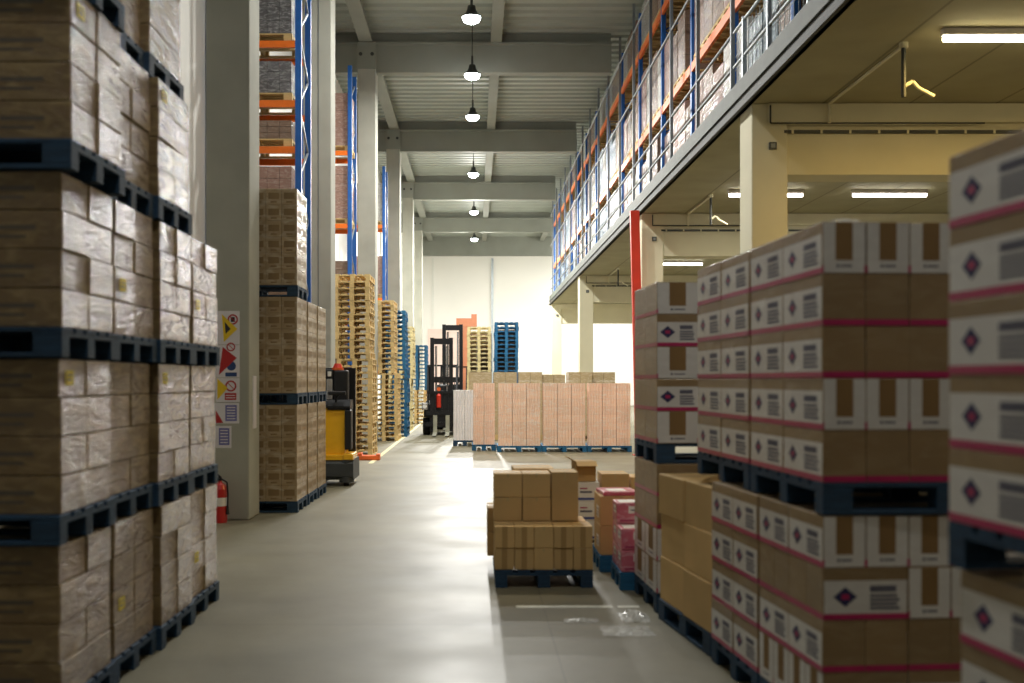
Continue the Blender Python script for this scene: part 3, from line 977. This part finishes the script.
def centre_pallet():
    pallet('dark blue pallet under small kraft cartons standing in the aisle', (.557, 9.43, 0), PI / 2)
    g = 'kraft boxes on the aisle pallet'
    for r in range(2):
        for k in range(5):
            kbox('small kraft carton, %s across in %s row at front of aisle pallet' % (NTH[k], ORD[r]), (.235 + .1605 * k + jit(.002), 8.985 + jit(.006), .1455 + .1785 * r), .158, .29, .177, jit(.012), pr=(k % 5 != 2), group=g)
    # second rank hidden in part, carrying the bigger boxes
    for k, x in enumerate((.30, .56, .83)):
        kbox('kraft box, %s across, in bottom rank behind front cartons of aisle pallet' % NTH[k], (x - .02, 9.33, .1455), .25, .36, .357, jit(.004), group=g)
    for r in range(2):
        for c in range(2):
            kbox('kraft box, %s side of %s tier, in the square of four on aisle pallet' % (('outer', 'inner')[c], ('lower', 'upper')[r]), (.27 + .243 * c, 9.33, .5045 + .202 * r), .238, .36, .20, jit(.01), group=g)
    kbox('taller kraft box beside the square of four on aisle pallet', (.752, 9.32, .5045), .225, .36, .415, .01, group=g)
    for r in range(2):
        kbox('kraft box, %s of two, jutting out at rear edge of aisle pallet' % ORD[r], (.19, 9.765, .1455 + .213 * r), .18, .44, .21, jit(.01), mk='kraft_dark', group=g)
    for r in range(3):
        kbox('kraft box, %s of three, at rear inner corner of aisle pallet' % ORD[r], (.5, 9.765, .1455 + .213 * r), .4, .44, .21, jit(.01), group=g)
    kbox('low kraft box topping the rear of the aisle pallet', (.51, 9.78, .1455 + .64), .36, .4, .13, .02, group=g)
centre_pallet()

def side_pallets():
    # P5 pink cartons
    pallet('blue pallet under the pink film-wrapped cartons', (1.565, 9.02, 0), 0, L=.8, W=.6, m='pallet_bright')
    def pink(label, x, y, z, h=.175):
        key = ('pink', h)
        if key not in KB:
            dim = (.28, .28, h)
            b = carton_shell(*dim, M['pink_board'], .008)
            for f in ('-y', '-x'):
                b.rect(dim, f, .35, .85, .5, .85, M['white_label'], .0014)
                b.rect(dim, f, .42, .78, .62, .68, M['ink'], .002)
                b.rect(dim, f, .1, .6, .12, .2, M['magenta'], .0014)
            b.rect(dim, '+z', .1, .9, .1, .9, M['white_board'], .0012)
            KB[key] = b.mesh('pink_carton')
        tag(put('pink_carton', KB[key], None, (x, y, z), jit(.02)), label, 'carton', 'pink cartons')
    for r in range(3):
        for c in range(2):
            if r == 2 and c == 0: continue
            for q in range(2):
                pink('pink wrapped carton, %s row, %s file, %s rank on the half pallet' % (ORD[r], ('aisle', 'inner')[q], ('front', 'rear')[c]), 1.315 + .29 * q, 8.87 + .29 * c, .1455 + .1765 * r)
    # P4 kraft with labels
    pallet('blue pallet under labelled kraft boxes beside pink cartons', (1.52, 9.85, 0), 0, L=.85, W=.6, m='pallet_bright')
    for r in range(2):
        for q in range(2):
            kbox('kraft box with white label, %s row, %s on pallet behind pink cartons' % (ORD[r], ('aisle side', 'inner side')[q]), (1.29 + .385 * q, 9.83, 1e-4 + .1455 + .262 * r), .375, .5, .26, jit(.01), lf=('-y', '-x'), group='labelled kraft boxes')
    b = MB(); b.cbox(-.16, .16, -.2, .2, 0, .035, M['pink_board'], .006); b.rect((.32, .4, .035), '+z', .2, .7, .2, .7, M['white_label'])
    tag(b.build('pink_tray', None, (1.28, 9.8, .671), .06), 'flat pink tray lying on the labelled kraft boxes', 'tray')
    # P3 white cartons and kraft boxes
    pallet('dark blue pallet under white cartons behind the labelled kraft boxes', (1.55, 11.0, 0), 0, m='pallet_blue')
    for r in range(3):
        for q in range(2):
            dim = (.235, .26, .185)
            key = ('wc',)
            if key not in KB:
                b = carton_shell(*dim, M['white_board'], .006)
                b.rect(dim, '-y', .05, .95, .08, .2, M['blue_print']); b.rect(dim, '-y', .2, .7, .45, .55, M['ink']); b.rect(dim, '-y', .2, .5, .65, .72, M['magenta'])
                KB[key] = b.mesh('white_carton')
            tag(put('white_carton', KB[key], None, (1.08 + .02 * q, 10.62 + .27 * q, .1455 + .187 * r), jit(.015)), 'small white carton, %s row, %s rank beside rear kraft boxes' % (ORD[r], NTH[q]), 'carton', 'small white cartons')
    for r in range(2):
        kbox('kraft box, %s of two, next to the small white cartons' % ('lower', 'upper')[r], (1.36, 10.73, .1455 + .32 * r), .27, .36, .318, .01, group='rear kraft boxes')
        kbox('kraft box with white label, %s of two, inner end of rear pallet' % ('lower', 'upper')[r], (1.67, 10.7, .1455 + .305 * r), .31, .36, .303, -.02, lf=('-y',), group='rear kraft boxes')
    # open kraft box on the white cartons
    t = empty('kraft_box', 'open kraft box with raised flap standing on white cartons', 'box', (1.06, 10.64, .708), .12)
    b = carton_shell(.2, .22, .2, M['kraft_dark'], .004); b.build('body', t)
    b = MB(); b.poly([(-.1, -.11, .2), (.1, -.11, .2), (.1, -.18, .16), (-.1, -.18, .16), (-.1, -.113, .197), (.1, -.113, .197), (.1, -.182, .157), (-.1, -.182, .157)], [(0, 1, 2, 3), (7, 6, 5, 4), (0, 4, 5, 1), (2, 6, 7, 3), (1, 5, 6, 2), (3, 7, 4, 0)], M['kraft']); b.build('flap', t)
    b = MB(); b.poly([(-.1, -.1, .2), (-.1, .1, .2), (-.17, .1, .24), (-.17, -.1, .24), (-.101, -.1, .196), (-.101, .1, .196), (-.172, .1, .236), (-.172, -.1, .236)], [(0, 3, 2, 1), (4, 5, 6, 7), (0, 1, 5, 4), (2, 3, 7, 6), (1, 2, 6, 5), (3, 0, 4, 7)], M['kraft']); b.build('flap', t)
side_pallets()

# ------------------------------------------------------------------ orange multipack loads
def pack_mesh(w, d, h, m, cap, nb):
    """multipack: a row of round bottles / cans shrink-wrapped together"""
    b = MB()
    nseg = 6
    front = []
    for k in range(nb):
        cx = -w / 2 + w / nb * (k + .5)
        r = w / nb / 2
        for s in range(nseg + (1 if k == nb - 1 else 0)):
            a = PI - PI * s / nseg
            front.append((cx + r * math.cos(a), -d / 2 + r * .5 - r * .5 * math.sin(a)))
    outline = front + [(w / 2, d / 2), (-w / 2, d / 2)]
    n = len(outline)
    vs = [(x, y, 0.0) for x, y in outline] + [(x, y, h) for x, y in outline]
    b.poly(vs, [(k, (k + 1) % n, n + (k + 1) % n, n + k) for k in range(n)], m)
    b.poly(vs[:n], [tuple(reversed(range(n)))], m)
    b.poly(vs[n:], [tuple(range(n))], m)
    b.box(-w / 2 - .002, w / 2 + .002, -d / 2 + .01, d / 2, h * .86, h * .9, cap)
    return b.mesh('multipack')
ME_OP = pack_mesh(.345, .38, .183, M['orange_pack'], M['orange_cap'], 5)
ME_WP = pack_mesh(.285, .38, .183, M['white_pack'], M['white_board'], 4)

def orange_loads():
    xs = [(-.10, .58), (.50, 1.05), (1.565, 1.05), (2.63, 1.05)]
    y = 25.5
    for i, (x0, w) in enumerate(xs):
        n = 3 if w > .8 else 2
        pw = (w - .05) / n
        yy = y + (.5 if i == 0 else 0)
        pallet('blue pallet under the %s orange multipack load from the forklift' % NTH[i], (x0 + w / 2, yy + .6, 0), PI / 2, L=1.2, W=w + .0, m='pallet_bright', group='pallets of the orange loads')
        for r in range(8):
            for k in range(n):
                o = put('multipack', ME_OP, None, (x0 + .025 + pw * (k + .5), yy + .2, .1455 + .185 * r), 0)
                o.scale = ((pw - .006) / .349, 1, 1)
                tag(o, 'orange drink multipack, %s row, %s across, %s load from the forklift' % (ORD[r], NTH[k], NTH[i]), 'multipack', 'orange multipacks')
    # the tall white load by the forklift
    pallet('dark pallet under the white multipack load beside the forklift', (-.29, 28.4, 0), PI / 2, W=.6, m='pallet_blue')
    for r in range(7):
        for k in range(2):
            for c in range(1):
                o = put('multipack', ME_WP, None, (-.44 + .29 * k, 28.0, .1455 + .185 * r), 0)
                tag(o, 'white drink multipack, %s row, %s file, tall white load beside the forklift' % (ORD[r], NTH[k]), 'multipack', 'white multipacks')
orange_loads()

# wrapped brown loads behind the orange row
def wrapped_load(w, d, h, m, nx, ny, nz, gap=.006, name='load'):
    b = MB()
    for i in range(nx):
        for j in range(ny):
            if 0 < i < nx - 1 and 0 < j < ny - 1: continue
            for k in range(nz):
                x0 = -w / 2 + w / nx * i; y0 = -d / 2 + d / ny * j; z0 = h / nz * k
                b.box(x0 + gap / 2, x0 + w / nx - gap / 2, y0 + gap / 2, y0 + d / ny - gap / 2, z0 + gap / 2, z0 + h / nz - gap / 2, m)
    return b.mesh(name)
LOADS = {}
def load_thing(label, loc, kind, w, d, h, rz=0, group=None, grid=(3, 3, 5), pm='pallet_wood', wide=None):
    key = (kind, w, d, h, grid)
    if key not in LOADS:
        LOADS[key] = wrapped_load(w, d, h, M[kind], *grid, name='wrapped_cartons')
    pk = ('p', round(w, 2), round(d, 2), pm)
    if pk not in LOADS:
        LOADS[pk] = pallet_single(w + .02, d + .02, M[pm], True)
    t = empty('wrapped_load', label, 'pallet load', loc, rz, group)
    put('load_base', LOADS[pk], t)
    put('wrapped_cartons', LOADS[key], t, (0, 0, .1455))
    return t
M['tan_wrapped'] = film_mat('tan_wrapped', srgb(170, 146, 100), srgb(190, 166, 122), srgb(235, 225, 200), 0.45, 5, 0.4, 0.7, 0.15, objvar=0.08)
k = 0
for i, x in enumerate((.12, .83, 1.54, 2.2, 2.95, 3.62)):
    load_thing('brown film-wrapped carton load, %s from the forklift, rising behind orange loads' % NTH[i], (x, 31.0 + (i % 2) * .15, 0), 'tan_wrapped', .66, 1.0, 1.78 - (.07 if i == 3 else 0), group='brown loads behind the orange row', grid=(2, 2, 7))

# ------------------------------------------------------------------ empty pallet stacks
pallet_stack(-2.72, 24.8, 28, 'pallet_wood', 'tall wooden stack behind the yellow stacker', 'first wooden pallet stack', split=15, dx=-.06)
pallet_stack(-2.72 + .14, 30.75, 27, 'pallet_wood', 'wooden stack next past the stacker', 'second wooden pallet stack', split=13, dx=-.1)
pallet_stack(-2.45, 32.9, 26, 'pallet_bright', 'tall blue stack beside the aisle', 'blue pallet stack', split=14, dx=-.06)
pallet_stack(-2.56, 36.7, 24, 'pallet_wood_pale', 'pale wooden stack past the blue stack', 'third wooden pallet stack', split=12, dx=.06)
pallet_stack(-2.34, 42.6, 9, 'pallet_wood', 'last stack before the end wall', 'mixed pallet stack')
pallet_stack(-2.30, 42.6, 12, 'pallet_bright', 'last stack before the end wall', 'mixed pallet stack', z0=9 * .1455, first=9)
pallet_stack(.10, 36.9, 24, 'pallet_wood_pale', 'pale stack behind the brown loads', 'pale pallet stack')
pallet_stack(1.02, 36.7, 25, 'pallet_bright', 'blue stack behind the brown loads', 'far blue pallet stack')

load_thing('added tall brown wrapped load blocking light close behind the pale pallet stack', (.16, 38.3, 0), 'brown_film', .78, .9, 3.2, grid=(3, 3, 14))  # added behind the stack to keep its slots dark
load_thing('added tall brown wrapped load blocking light close behind the far blue pallet stack', (1.03, 37.95, 0), 'brown_film', .78, .9, 3.3, grid=(3, 3, 14))  # unseen load, added to block brightness between the blue pallets
b = MB()
b.cbox(-.24, .24, -.12, .12, 0, .10, M['orange_paint'], .02)
b.cbox(-.24, -.14, -.12, .12, .10, .15, M['orange_paint'], .01)
b.cbox(.16, .24, -.12, .12, .10, .13, M['orange_paint'], .01)
tag(b.build('rack_guard', None, (-2.28, 23.0, 0)), 'low orange floor guard before the tall wooden pallet stack', 'guard')

# orange gantry behind the forklift
t = empty('orange_gantry', 'pale orange steel gantry rising behind the pale pallet stack', 'gantry', (-.37, 39.5, 0))
b = MB(); b.box(-.12, .12, -.1, .1, .03, 3.65, M['pale_orange']); b.build('post', t)
b = MB(); b.box(-.35, .4, -.12, .12, 3.65, 3.95, M['pale_orange']); b.box(.2, .4, -.12, .12, 3.95, 4.1, M['pale_orange']); b.build('header', t)
b = MB(); b.box(-.25, .25, -.2, .2, 0, .03, M['pale_orange']); b.build('base_plate', t)

# ------------------------------------------------------------------ yellow pallet stacker
def wheel(r, w, m1, m2, n=18):
    b = MB()
    b.cyl((-w / 2, 0, 0), (w / 2, 0, 0), r, m1, n)
    b.cyl((-w / 2 - .005, 0, 0), (w / 2 + .005, 0, 0), r * .55, m2, 14)
    return b

def stacker():
    t = empty('pallet_stacker', 'yellow and black electric pallet stacker parked past the tan cartons', 'stacker', (-2.38, 17.25, 0))
    b = MB()
    prof = [(0.06, .1), (0.0, .16), (0.0, .36), (.05, .42), (.85, .42), (.9, .3), (.9, .1)]
    b.prism_x(prof, -.43, .42, M['truck_grey'])
    b.cyl((.30, .12, .06), (.30, .12, .42), .12, M['truck_grey'], 16)
    b.build('chassis', t)
    b = MB()
    b.prism_x([(.02, .42), (.02, .49), (.1, .5), (.1, 1.2), (.14, 1.25), (.62, 1.25), (.62, .42)], -.42, .27, M['truck_yellow'])
    b.cbox(.25, .42, .0, .6, .42, .52, M['truck_yellow'], .02)
    b.build('body_cover', t)
    b = MB(); b.prism_x([(.08, 1.22), (.06, 1.25), (.06, 1.28), (.14, 1.38), (.5, 1.38), (.5, 1.22)], .0, .36, M['black'])
    b.prism_x([(.1, 1.252), (.1, 1.3), (.2, 1.36), (.6, 1.36), (.6, 1.252)], -.42, .0, M['black'])
    b.cbox(.275, .38, .04, .3, .58, 1.22, M['black'], .02)
    b.build('console', t)
    b = MB(); b.cbox(.07, .30, .28, .5, 1.27, 1.86, M['black'], .03); b.cbox(-.1, .07, .34, .5, 1.37, 1.88, M['black'], .02)
    b.build('mast_cover', t)
    b = MB()
    for x in (-.34, .33):
        b.box(x - .05, x + .05, .64, .76, .1, 1.9, M['black_steel'])
    b.box(-.39, .38, .66, .74, 1.8, 1.9, M['black_steel'])
    b.box(-.39, .38, .66, .74, .5, .58, M['black_steel'])
    b.cyl((0, .7, .4), (0, .7, 1.8), .035, M['chrome'], 12)
    b.build('mast', t)
    b = MB(); b.cbox(-.05, .05, .3, .335, 1.38, 1.72, M['chrome'], .01); b.cbox(-.06, .06, .295, .335, 1.73, 1.87, M['black'], .01); b.cbox(-.03, .03, .288, .295, 1.76, 1.84, M['white_label'], .002); b.build('backrest', t)
    b = MB(); b.tube([(.12, .2, 1.28), (.14, .05, 1.42), (.2, .0, 1.48)], .018, M['black'], 8); b.cbox(.02, .3, -.03, .05, 1.46, 1.52, M['black'], .015); b.build('tiller', t)
    b = MB(); b.cyl((.12, .4, 1.86), (.12, .4, 1.9), .1, M['orange_paint'], 16); b.cyl((.12, .4, 1.9), (.12, .4, 1.97), .08, M['red_paint'], 16, .05); b.build('beacon', t)
    for x in (-.3, .3):
        w = wheel(.09, .08, M['rubber'], M['steel_grey']).build('wheel', t, (x, .12, .09))
    for x in (-.2, .2):
        b = MB(); b.box(x - .09, x + .09, .9, 2.0, .05, .11, M['black_steel']); b.box(x - .09, x + .09, .82, .9, .05, .5, M['black_steel']); b.build('fork', t)
        wheel(.05, .1, M['rubber'], M['steel_grey']).build('wheel', t, (x, 1.8, .05))
stacker()

# ------------------------------------------------------------------ forklifts
def forklift(label, loc, rz, mh, second=False):
    t = empty('forklift', label, 'forklift', loc, rz)
    # mast at the front (-y)
    b = MB()
    for x in (-.29, .29):
        b.box(x - .06, x + .06, -.1, .06, .12, mh, M['black_steel'])
        b.box(x - .05, x + .05, .07, .17, .12, mh - .1, M['black_steel'])
    for z in (mh - .2, 1.62, .5):
        b.box(-.29, .29, -.06, .04, z, z + .18, M['black_steel'])
    for x in (-.17, .17):
        b.cyl((x, .06, .3), (x, .06, mh - .25), .032, M['chrome'], 10)
    b.build('mast', t)
    b = MB()
    for x in (-.07, .07):
        b.box(x - .012, x + .012, -.1, -.06, .5, 1.7, M['steel_dark'])
    b.build('lift_chain', t)
    b = MB()
    for z in (.28, .62):
        b.box(-.48, .48, -.2, -.12, z, z + .13, M['black_steel'])
    for x in (-.4, -.2, 0, .2, .4):
        b.box(x - .02, x + .02, -.2, -.14, .75, 1.3, M['black_steel'])
    b.box(-.44, .44, -.2, -.14, 1.28, 1.36, M['black_steel'])
    b.box(-.36, .36, -.13, -.11, .28, 1.3, M['black_steel'])
    b.build('carriage', t)
    for x in (-.19, .19):
        b = MB(); b.box(x - .06, x + .06, -.26, -.2, .05, .62, M['fork_steel'])
        b.prism_x([(-.2, .04), (-.2, .095), (-1.15, .06), (-1.2, .04)], x - .06, x + .06, M['fork_steel']); b.build('fork', t)
    b = MB()
    b.prism_x([(.2, .22), (.2, .95), (.45, 1.05), (.8, .8), (1.3, .78), (1.35, 1.25), (2.05, 1.2), (2.15, .9), (2.1, .25)], -.5, .5, M['truck_grey'] if not second else M['black_steel'])
    b.box(-.55, -.32, .05, .3, .55, .95, M['black_steel']); b.box(.32, .55, .05, .3, .55, .95, M['black_steel'])
    b.build('body', t)
    for x in (-.42, .42):
        b = MB(); b.cbox(x * 1.22 - .09, x * 1.22 + .09, -.22, -.02, .78, 1.0, M['chrome'], .02); b.cyl((x * 1.22, -.23, .89), (x * 1.22, -.2, .89), .065, M['white_label'], 14); b.build('headlight', t)
    for (x, y, r) in ((-.48, .3, .27), (.48, .3, .27), (-.44, 1.75, .21), (.44, 1.75, .21)):
        wheel(r, .2, M['rubber'], M['steel_grey']).build('wheel', t, (x, y, r))
    b = MB()
    for x in (-.45, .45):
        b.bar((x, .4, 1.0), (x, .75, 2.15), .06, M['black_steel'])
        b.bar((x, 1.75, 1.2), (x, 1.65, 2.15), .06, M['black_steel'])
        b.bar((x, .73, 2.15), (x, 1.68, 2.15), .06, M['black_steel'])
    for k in range(6):
        b.bar((-.45, .75 + .18 * k, 2.16), (.45, .75 + .18 * k, 2.16), .04, M['black_steel'])
    b.build('overhead_guard', t)
    b = MB(); b.cbox(-.25, .25, .95, 1.4, 1.0 - .2, 1.05 - .1, M['black'], .03); b.cbox(-.25, .25, 1.3, 1.42, .95, 1.55, M['black'], .04); b.build('seat', t)
    b = MB(); b.cyl((0, .55, 1.0), (0, .72, 1.22), .02, M['black'], 8)
    for k in range(16):
        a0, a1 = 2 * PI * k / 16, 2 * PI * (k + 1) / 16
        b.cyl((.16 * math.cos(a0), .72 - .08 * math.sin(a0), 1.22 + .14 * math.sin(a0)), (.16 * math.cos(a1), .72 - .08 * math.sin(a1), 1.22 + .14 * math.sin(a1)), .014, M['black'], 6)
    b.build('steering_wheel', t)
    if not second:
        b = MB(); b.cyl((-.08, -.17, .86), (-.08, -.17, 1.22), .075, M['red_paint'], 14); b.cyl((-.08, -.17, 1.22), (-.08, -.17, 1.28), .075, M['red_paint'], 14, .03); b.build('extinguisher', t)
        b = MB(); b.cyl((-.08, -.16, 1.42), (-.08, -.12, 1.42), .06, M['orange_paint'], 12); b.build('beacon', t)
    return t
forklift('black forklift with lowered pale forks facing along the aisle', (-1.06, 33.3, 0), 0, 3.0)
forklift('second black forklift with taller mast partly hidden behind the first', (-.80, 37.0, 0), math.radians(-3), 3.6, True)

# ------------------------------------------------------------------ end-of-aisle racks on the wall side
def end_rack(label, yf, xr, beams, top, phrase, bay=1.35, ztop=None, kinds=('dark_film', 'dark_film', 'brown_film')):
    t = empty('pallet_rack', label, 'rack', (xr, yf, 0))
    def frame(x, nm='upright_frame'):
        b = MB()
        for y in (0, 1.0):
            b.box(x - .1, x, y, y + .08, 0, top, M['rack_blue'])
            b.box(x - .13, x + .03, y - .03, y + .11, 0, .01, M['rack_blue'])
        z = .2
        up = True
        while z < top - .7:
            b.bar((x - .05, .06, z if up else z + .6), (x - .05, 1.02, z + .6 if up else z), .03, M['galv'])
            z += .6; up = not up
        b.build(nm, t)
    frame(0)
    frame(-bay - .1)
    for z in beams:
        for y in (.0, 1.0):
            b = MB(); b.box(-bay - .1, -.1, y + .01, y + .06, z - .11, z, M['rack_orange']); b.build('beam', t)
    for i, z in enumerate(beams):
        nz = beams[i + 1] if i + 1 < len(beams) else top + 1.0
        h = min(nz - z - .45, 1.3)
        if h < .3: continue
        load_thing('%s film-wrapped load, %s shelf level of %s' % ({'dark_film': 'dark', 'brown_film': 'brown', 'pink_film': 'pinkish', 'white_film': 'white'}[kinds[i % len(kinds)]], NTH[i], phrase), (xr - .1 - bay / 2, yf + .55, z + .001), kinds[i % len(kinds)], 1.2, .9, round(h, 2), group='loads on the wall racks', grid=(6, 4, max(3, int(h / .2))), pm='pallet_wood')
end_rack('blue and orange pallet rack between signed column and next column', 17.55, -2.84, [1.4, 2.9, 4.25, 5.5, 6.25, 7.22], 11.0, 'rack beside the signed column', kinds=('brown_film', 'brown_film', 'pink_film', 'brown_film', 'dark_film', 'dark_film'))
end_rack('tall blue rack with pinkish loads past the second column', 26.6, -3.06, [1.6, 3.2, 5.55, 7.35], 9.45, 'rack past the second column', kinds=('brown_film', 'brown_film', 'pink_film', 'pink_film'), bay=1.1)
end_rack('blue rack seen as a thin line past the third column', 36.9, -3.1, [2.0, 4.5, 7.0], 9.0, 'rack past the third column', kinds=('white_film', 'pink_film', 'white_film'), bay=1.1)

# ------------------------------------------------------------------ mezzanine rack, fence and loads
XRK, DRK, BAY = 3.98, 1.1, 3.2
Y0R, NB = 13.6, 13
ZL = [ZT, 7.55, 9.68]
def mezz_rack():
    t = empty('pallet_rack', 'long blue and orange pallet rack along the mezzanine edge', 'rack', (XRK, Y0R, ZT))
    H = 10.65 - ZT
    for k in range(NB + 1):
        b = MB()
        y = k * BAY
        for x in (0, DRK - .09):
            b.box(x, x + .09, y - .065, y + .065, 0, H, M['rack_blue'])
        z = .15; up = True
        while z < H - .6:
            b.bar((.05, y, z if up else z + .55), (DRK - .05, y, z + .55 if up else z), .03, M['rack_blue'])
            z += .55; up = not up
        b.build('upright_frame', t)
    for k in range(NB):
        for z in ZL[1:]:
            for x in (.0, DRK - .05):
                b = MB(); b.box(x - .005, x + .05, k * BAY + .05, (k + 1) * BAY - .05, z - ZT - .16, z - ZT, M['rack_orange']); b.build('beam', t)
mezz_rack()
def mezz_loads():
    r = random.Random(5)
    for k in range(NB):
        for lv, z in enumerate(ZL):
            for q in range(4):
                y = Y0R + BAY * k + .42 + q * .785
                if lv == 2:
                                        h = r.choice((.8, .95, .7))
                elif lv == 1: h = r.choice((1.15, 1.35, 1.0, 1.4))
                else: h = r.choice((1.0, 1.2, 1.3))
                far = k >= 5
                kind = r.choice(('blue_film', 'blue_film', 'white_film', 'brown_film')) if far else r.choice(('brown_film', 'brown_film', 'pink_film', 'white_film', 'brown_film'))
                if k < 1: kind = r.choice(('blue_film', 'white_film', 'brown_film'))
                if r.random() < .05: continue
                cn = {'blue_film': 'pale blue', 'white_film': 'white', 'brown_film': 'brown', 'pink_film': 'pinkish'}[kind]
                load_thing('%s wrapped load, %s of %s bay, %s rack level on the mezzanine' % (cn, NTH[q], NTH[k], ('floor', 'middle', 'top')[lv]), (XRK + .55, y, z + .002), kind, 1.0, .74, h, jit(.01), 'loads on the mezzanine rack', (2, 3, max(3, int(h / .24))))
mezz_loads()

def mezz_fence():
    t = empty('safety_fence', 'tall grey safety fence along the mezzanine edge before the rack', 'fence', (XE + .04, 0, ZT))
    y = 16.0
    k = 0
    while y < 55:
        b = MB(); b.box(-.03, .03, y - .03, y + .03, 0, 10.75 - ZT, M['fence_grey']); b.build('post', t)
        y += 2.5; k += 1
    for z in (.55, 1.06, 2.75, 4.3):
        b = MB(); b.cyl((0, 16, z), (0, 54.9, z), .024, M['fence_grey'], 8); b.build('rail', t)
    t = empty('guardrail', 'low grey guardrail on the mezzanine edge nearer than the tall fence', 'guardrail', (XE + .04, 0, ZT))
    for y in (5.2, 7.0, 8.8, 10.6, 12.3, 14.0, 15.3):
        b = MB(); b.box(-.03, .03, y - .03, y + .03, 0, 1.1, M['galv']); b.box(-.03, .05, y - .06, y + .06, 0, .02, M['galv']); b.build('post', t)
    for z in (.55, 1.06):
        b = MB(); b.cyl((0, 4, z), (0, 15.9, z), .022, M['galv'], 8); b.build('rail', t)
    b = MB()
    for k in range(60):
        yy = 4.2 + k * .195
        b.cyl((.02, yy, .1), (.02, yy, 1.0), .005, M['galv'], 5)
    for q in range(5):
        b.cyl((.02, 4, .1 + .2 * q), (.02, 15.9, .1 + .2 * q), .005, M['galv'], 5)
    b.build('mesh_panel', t)
mezz_fence()

# ------------------------------------------------------------------ world and output look
w = bpy.data.worlds.new('world'); S.world = w
w.use_nodes = True
bg = w.node_tree.nodes['Background']
bg.inputs['Color'].default_value = (0.92, 0.96, 1.0, 1)
bg.inputs['Strength'].default_value = 0.03
S.view_settings.view_transform = 'Standard'
S.view_settings.look = 'None'
S.view_settings.gamma = 1.0
S.view_settings.use_curve_mapping = False
S.view_settings.exposure = 0.0
S.cycles.use_denoising = True
S.cycles.max_bounces = 8
S.cycles.diffuse_bounces = 5
S.cycles.sample_clamp_indirect = 8
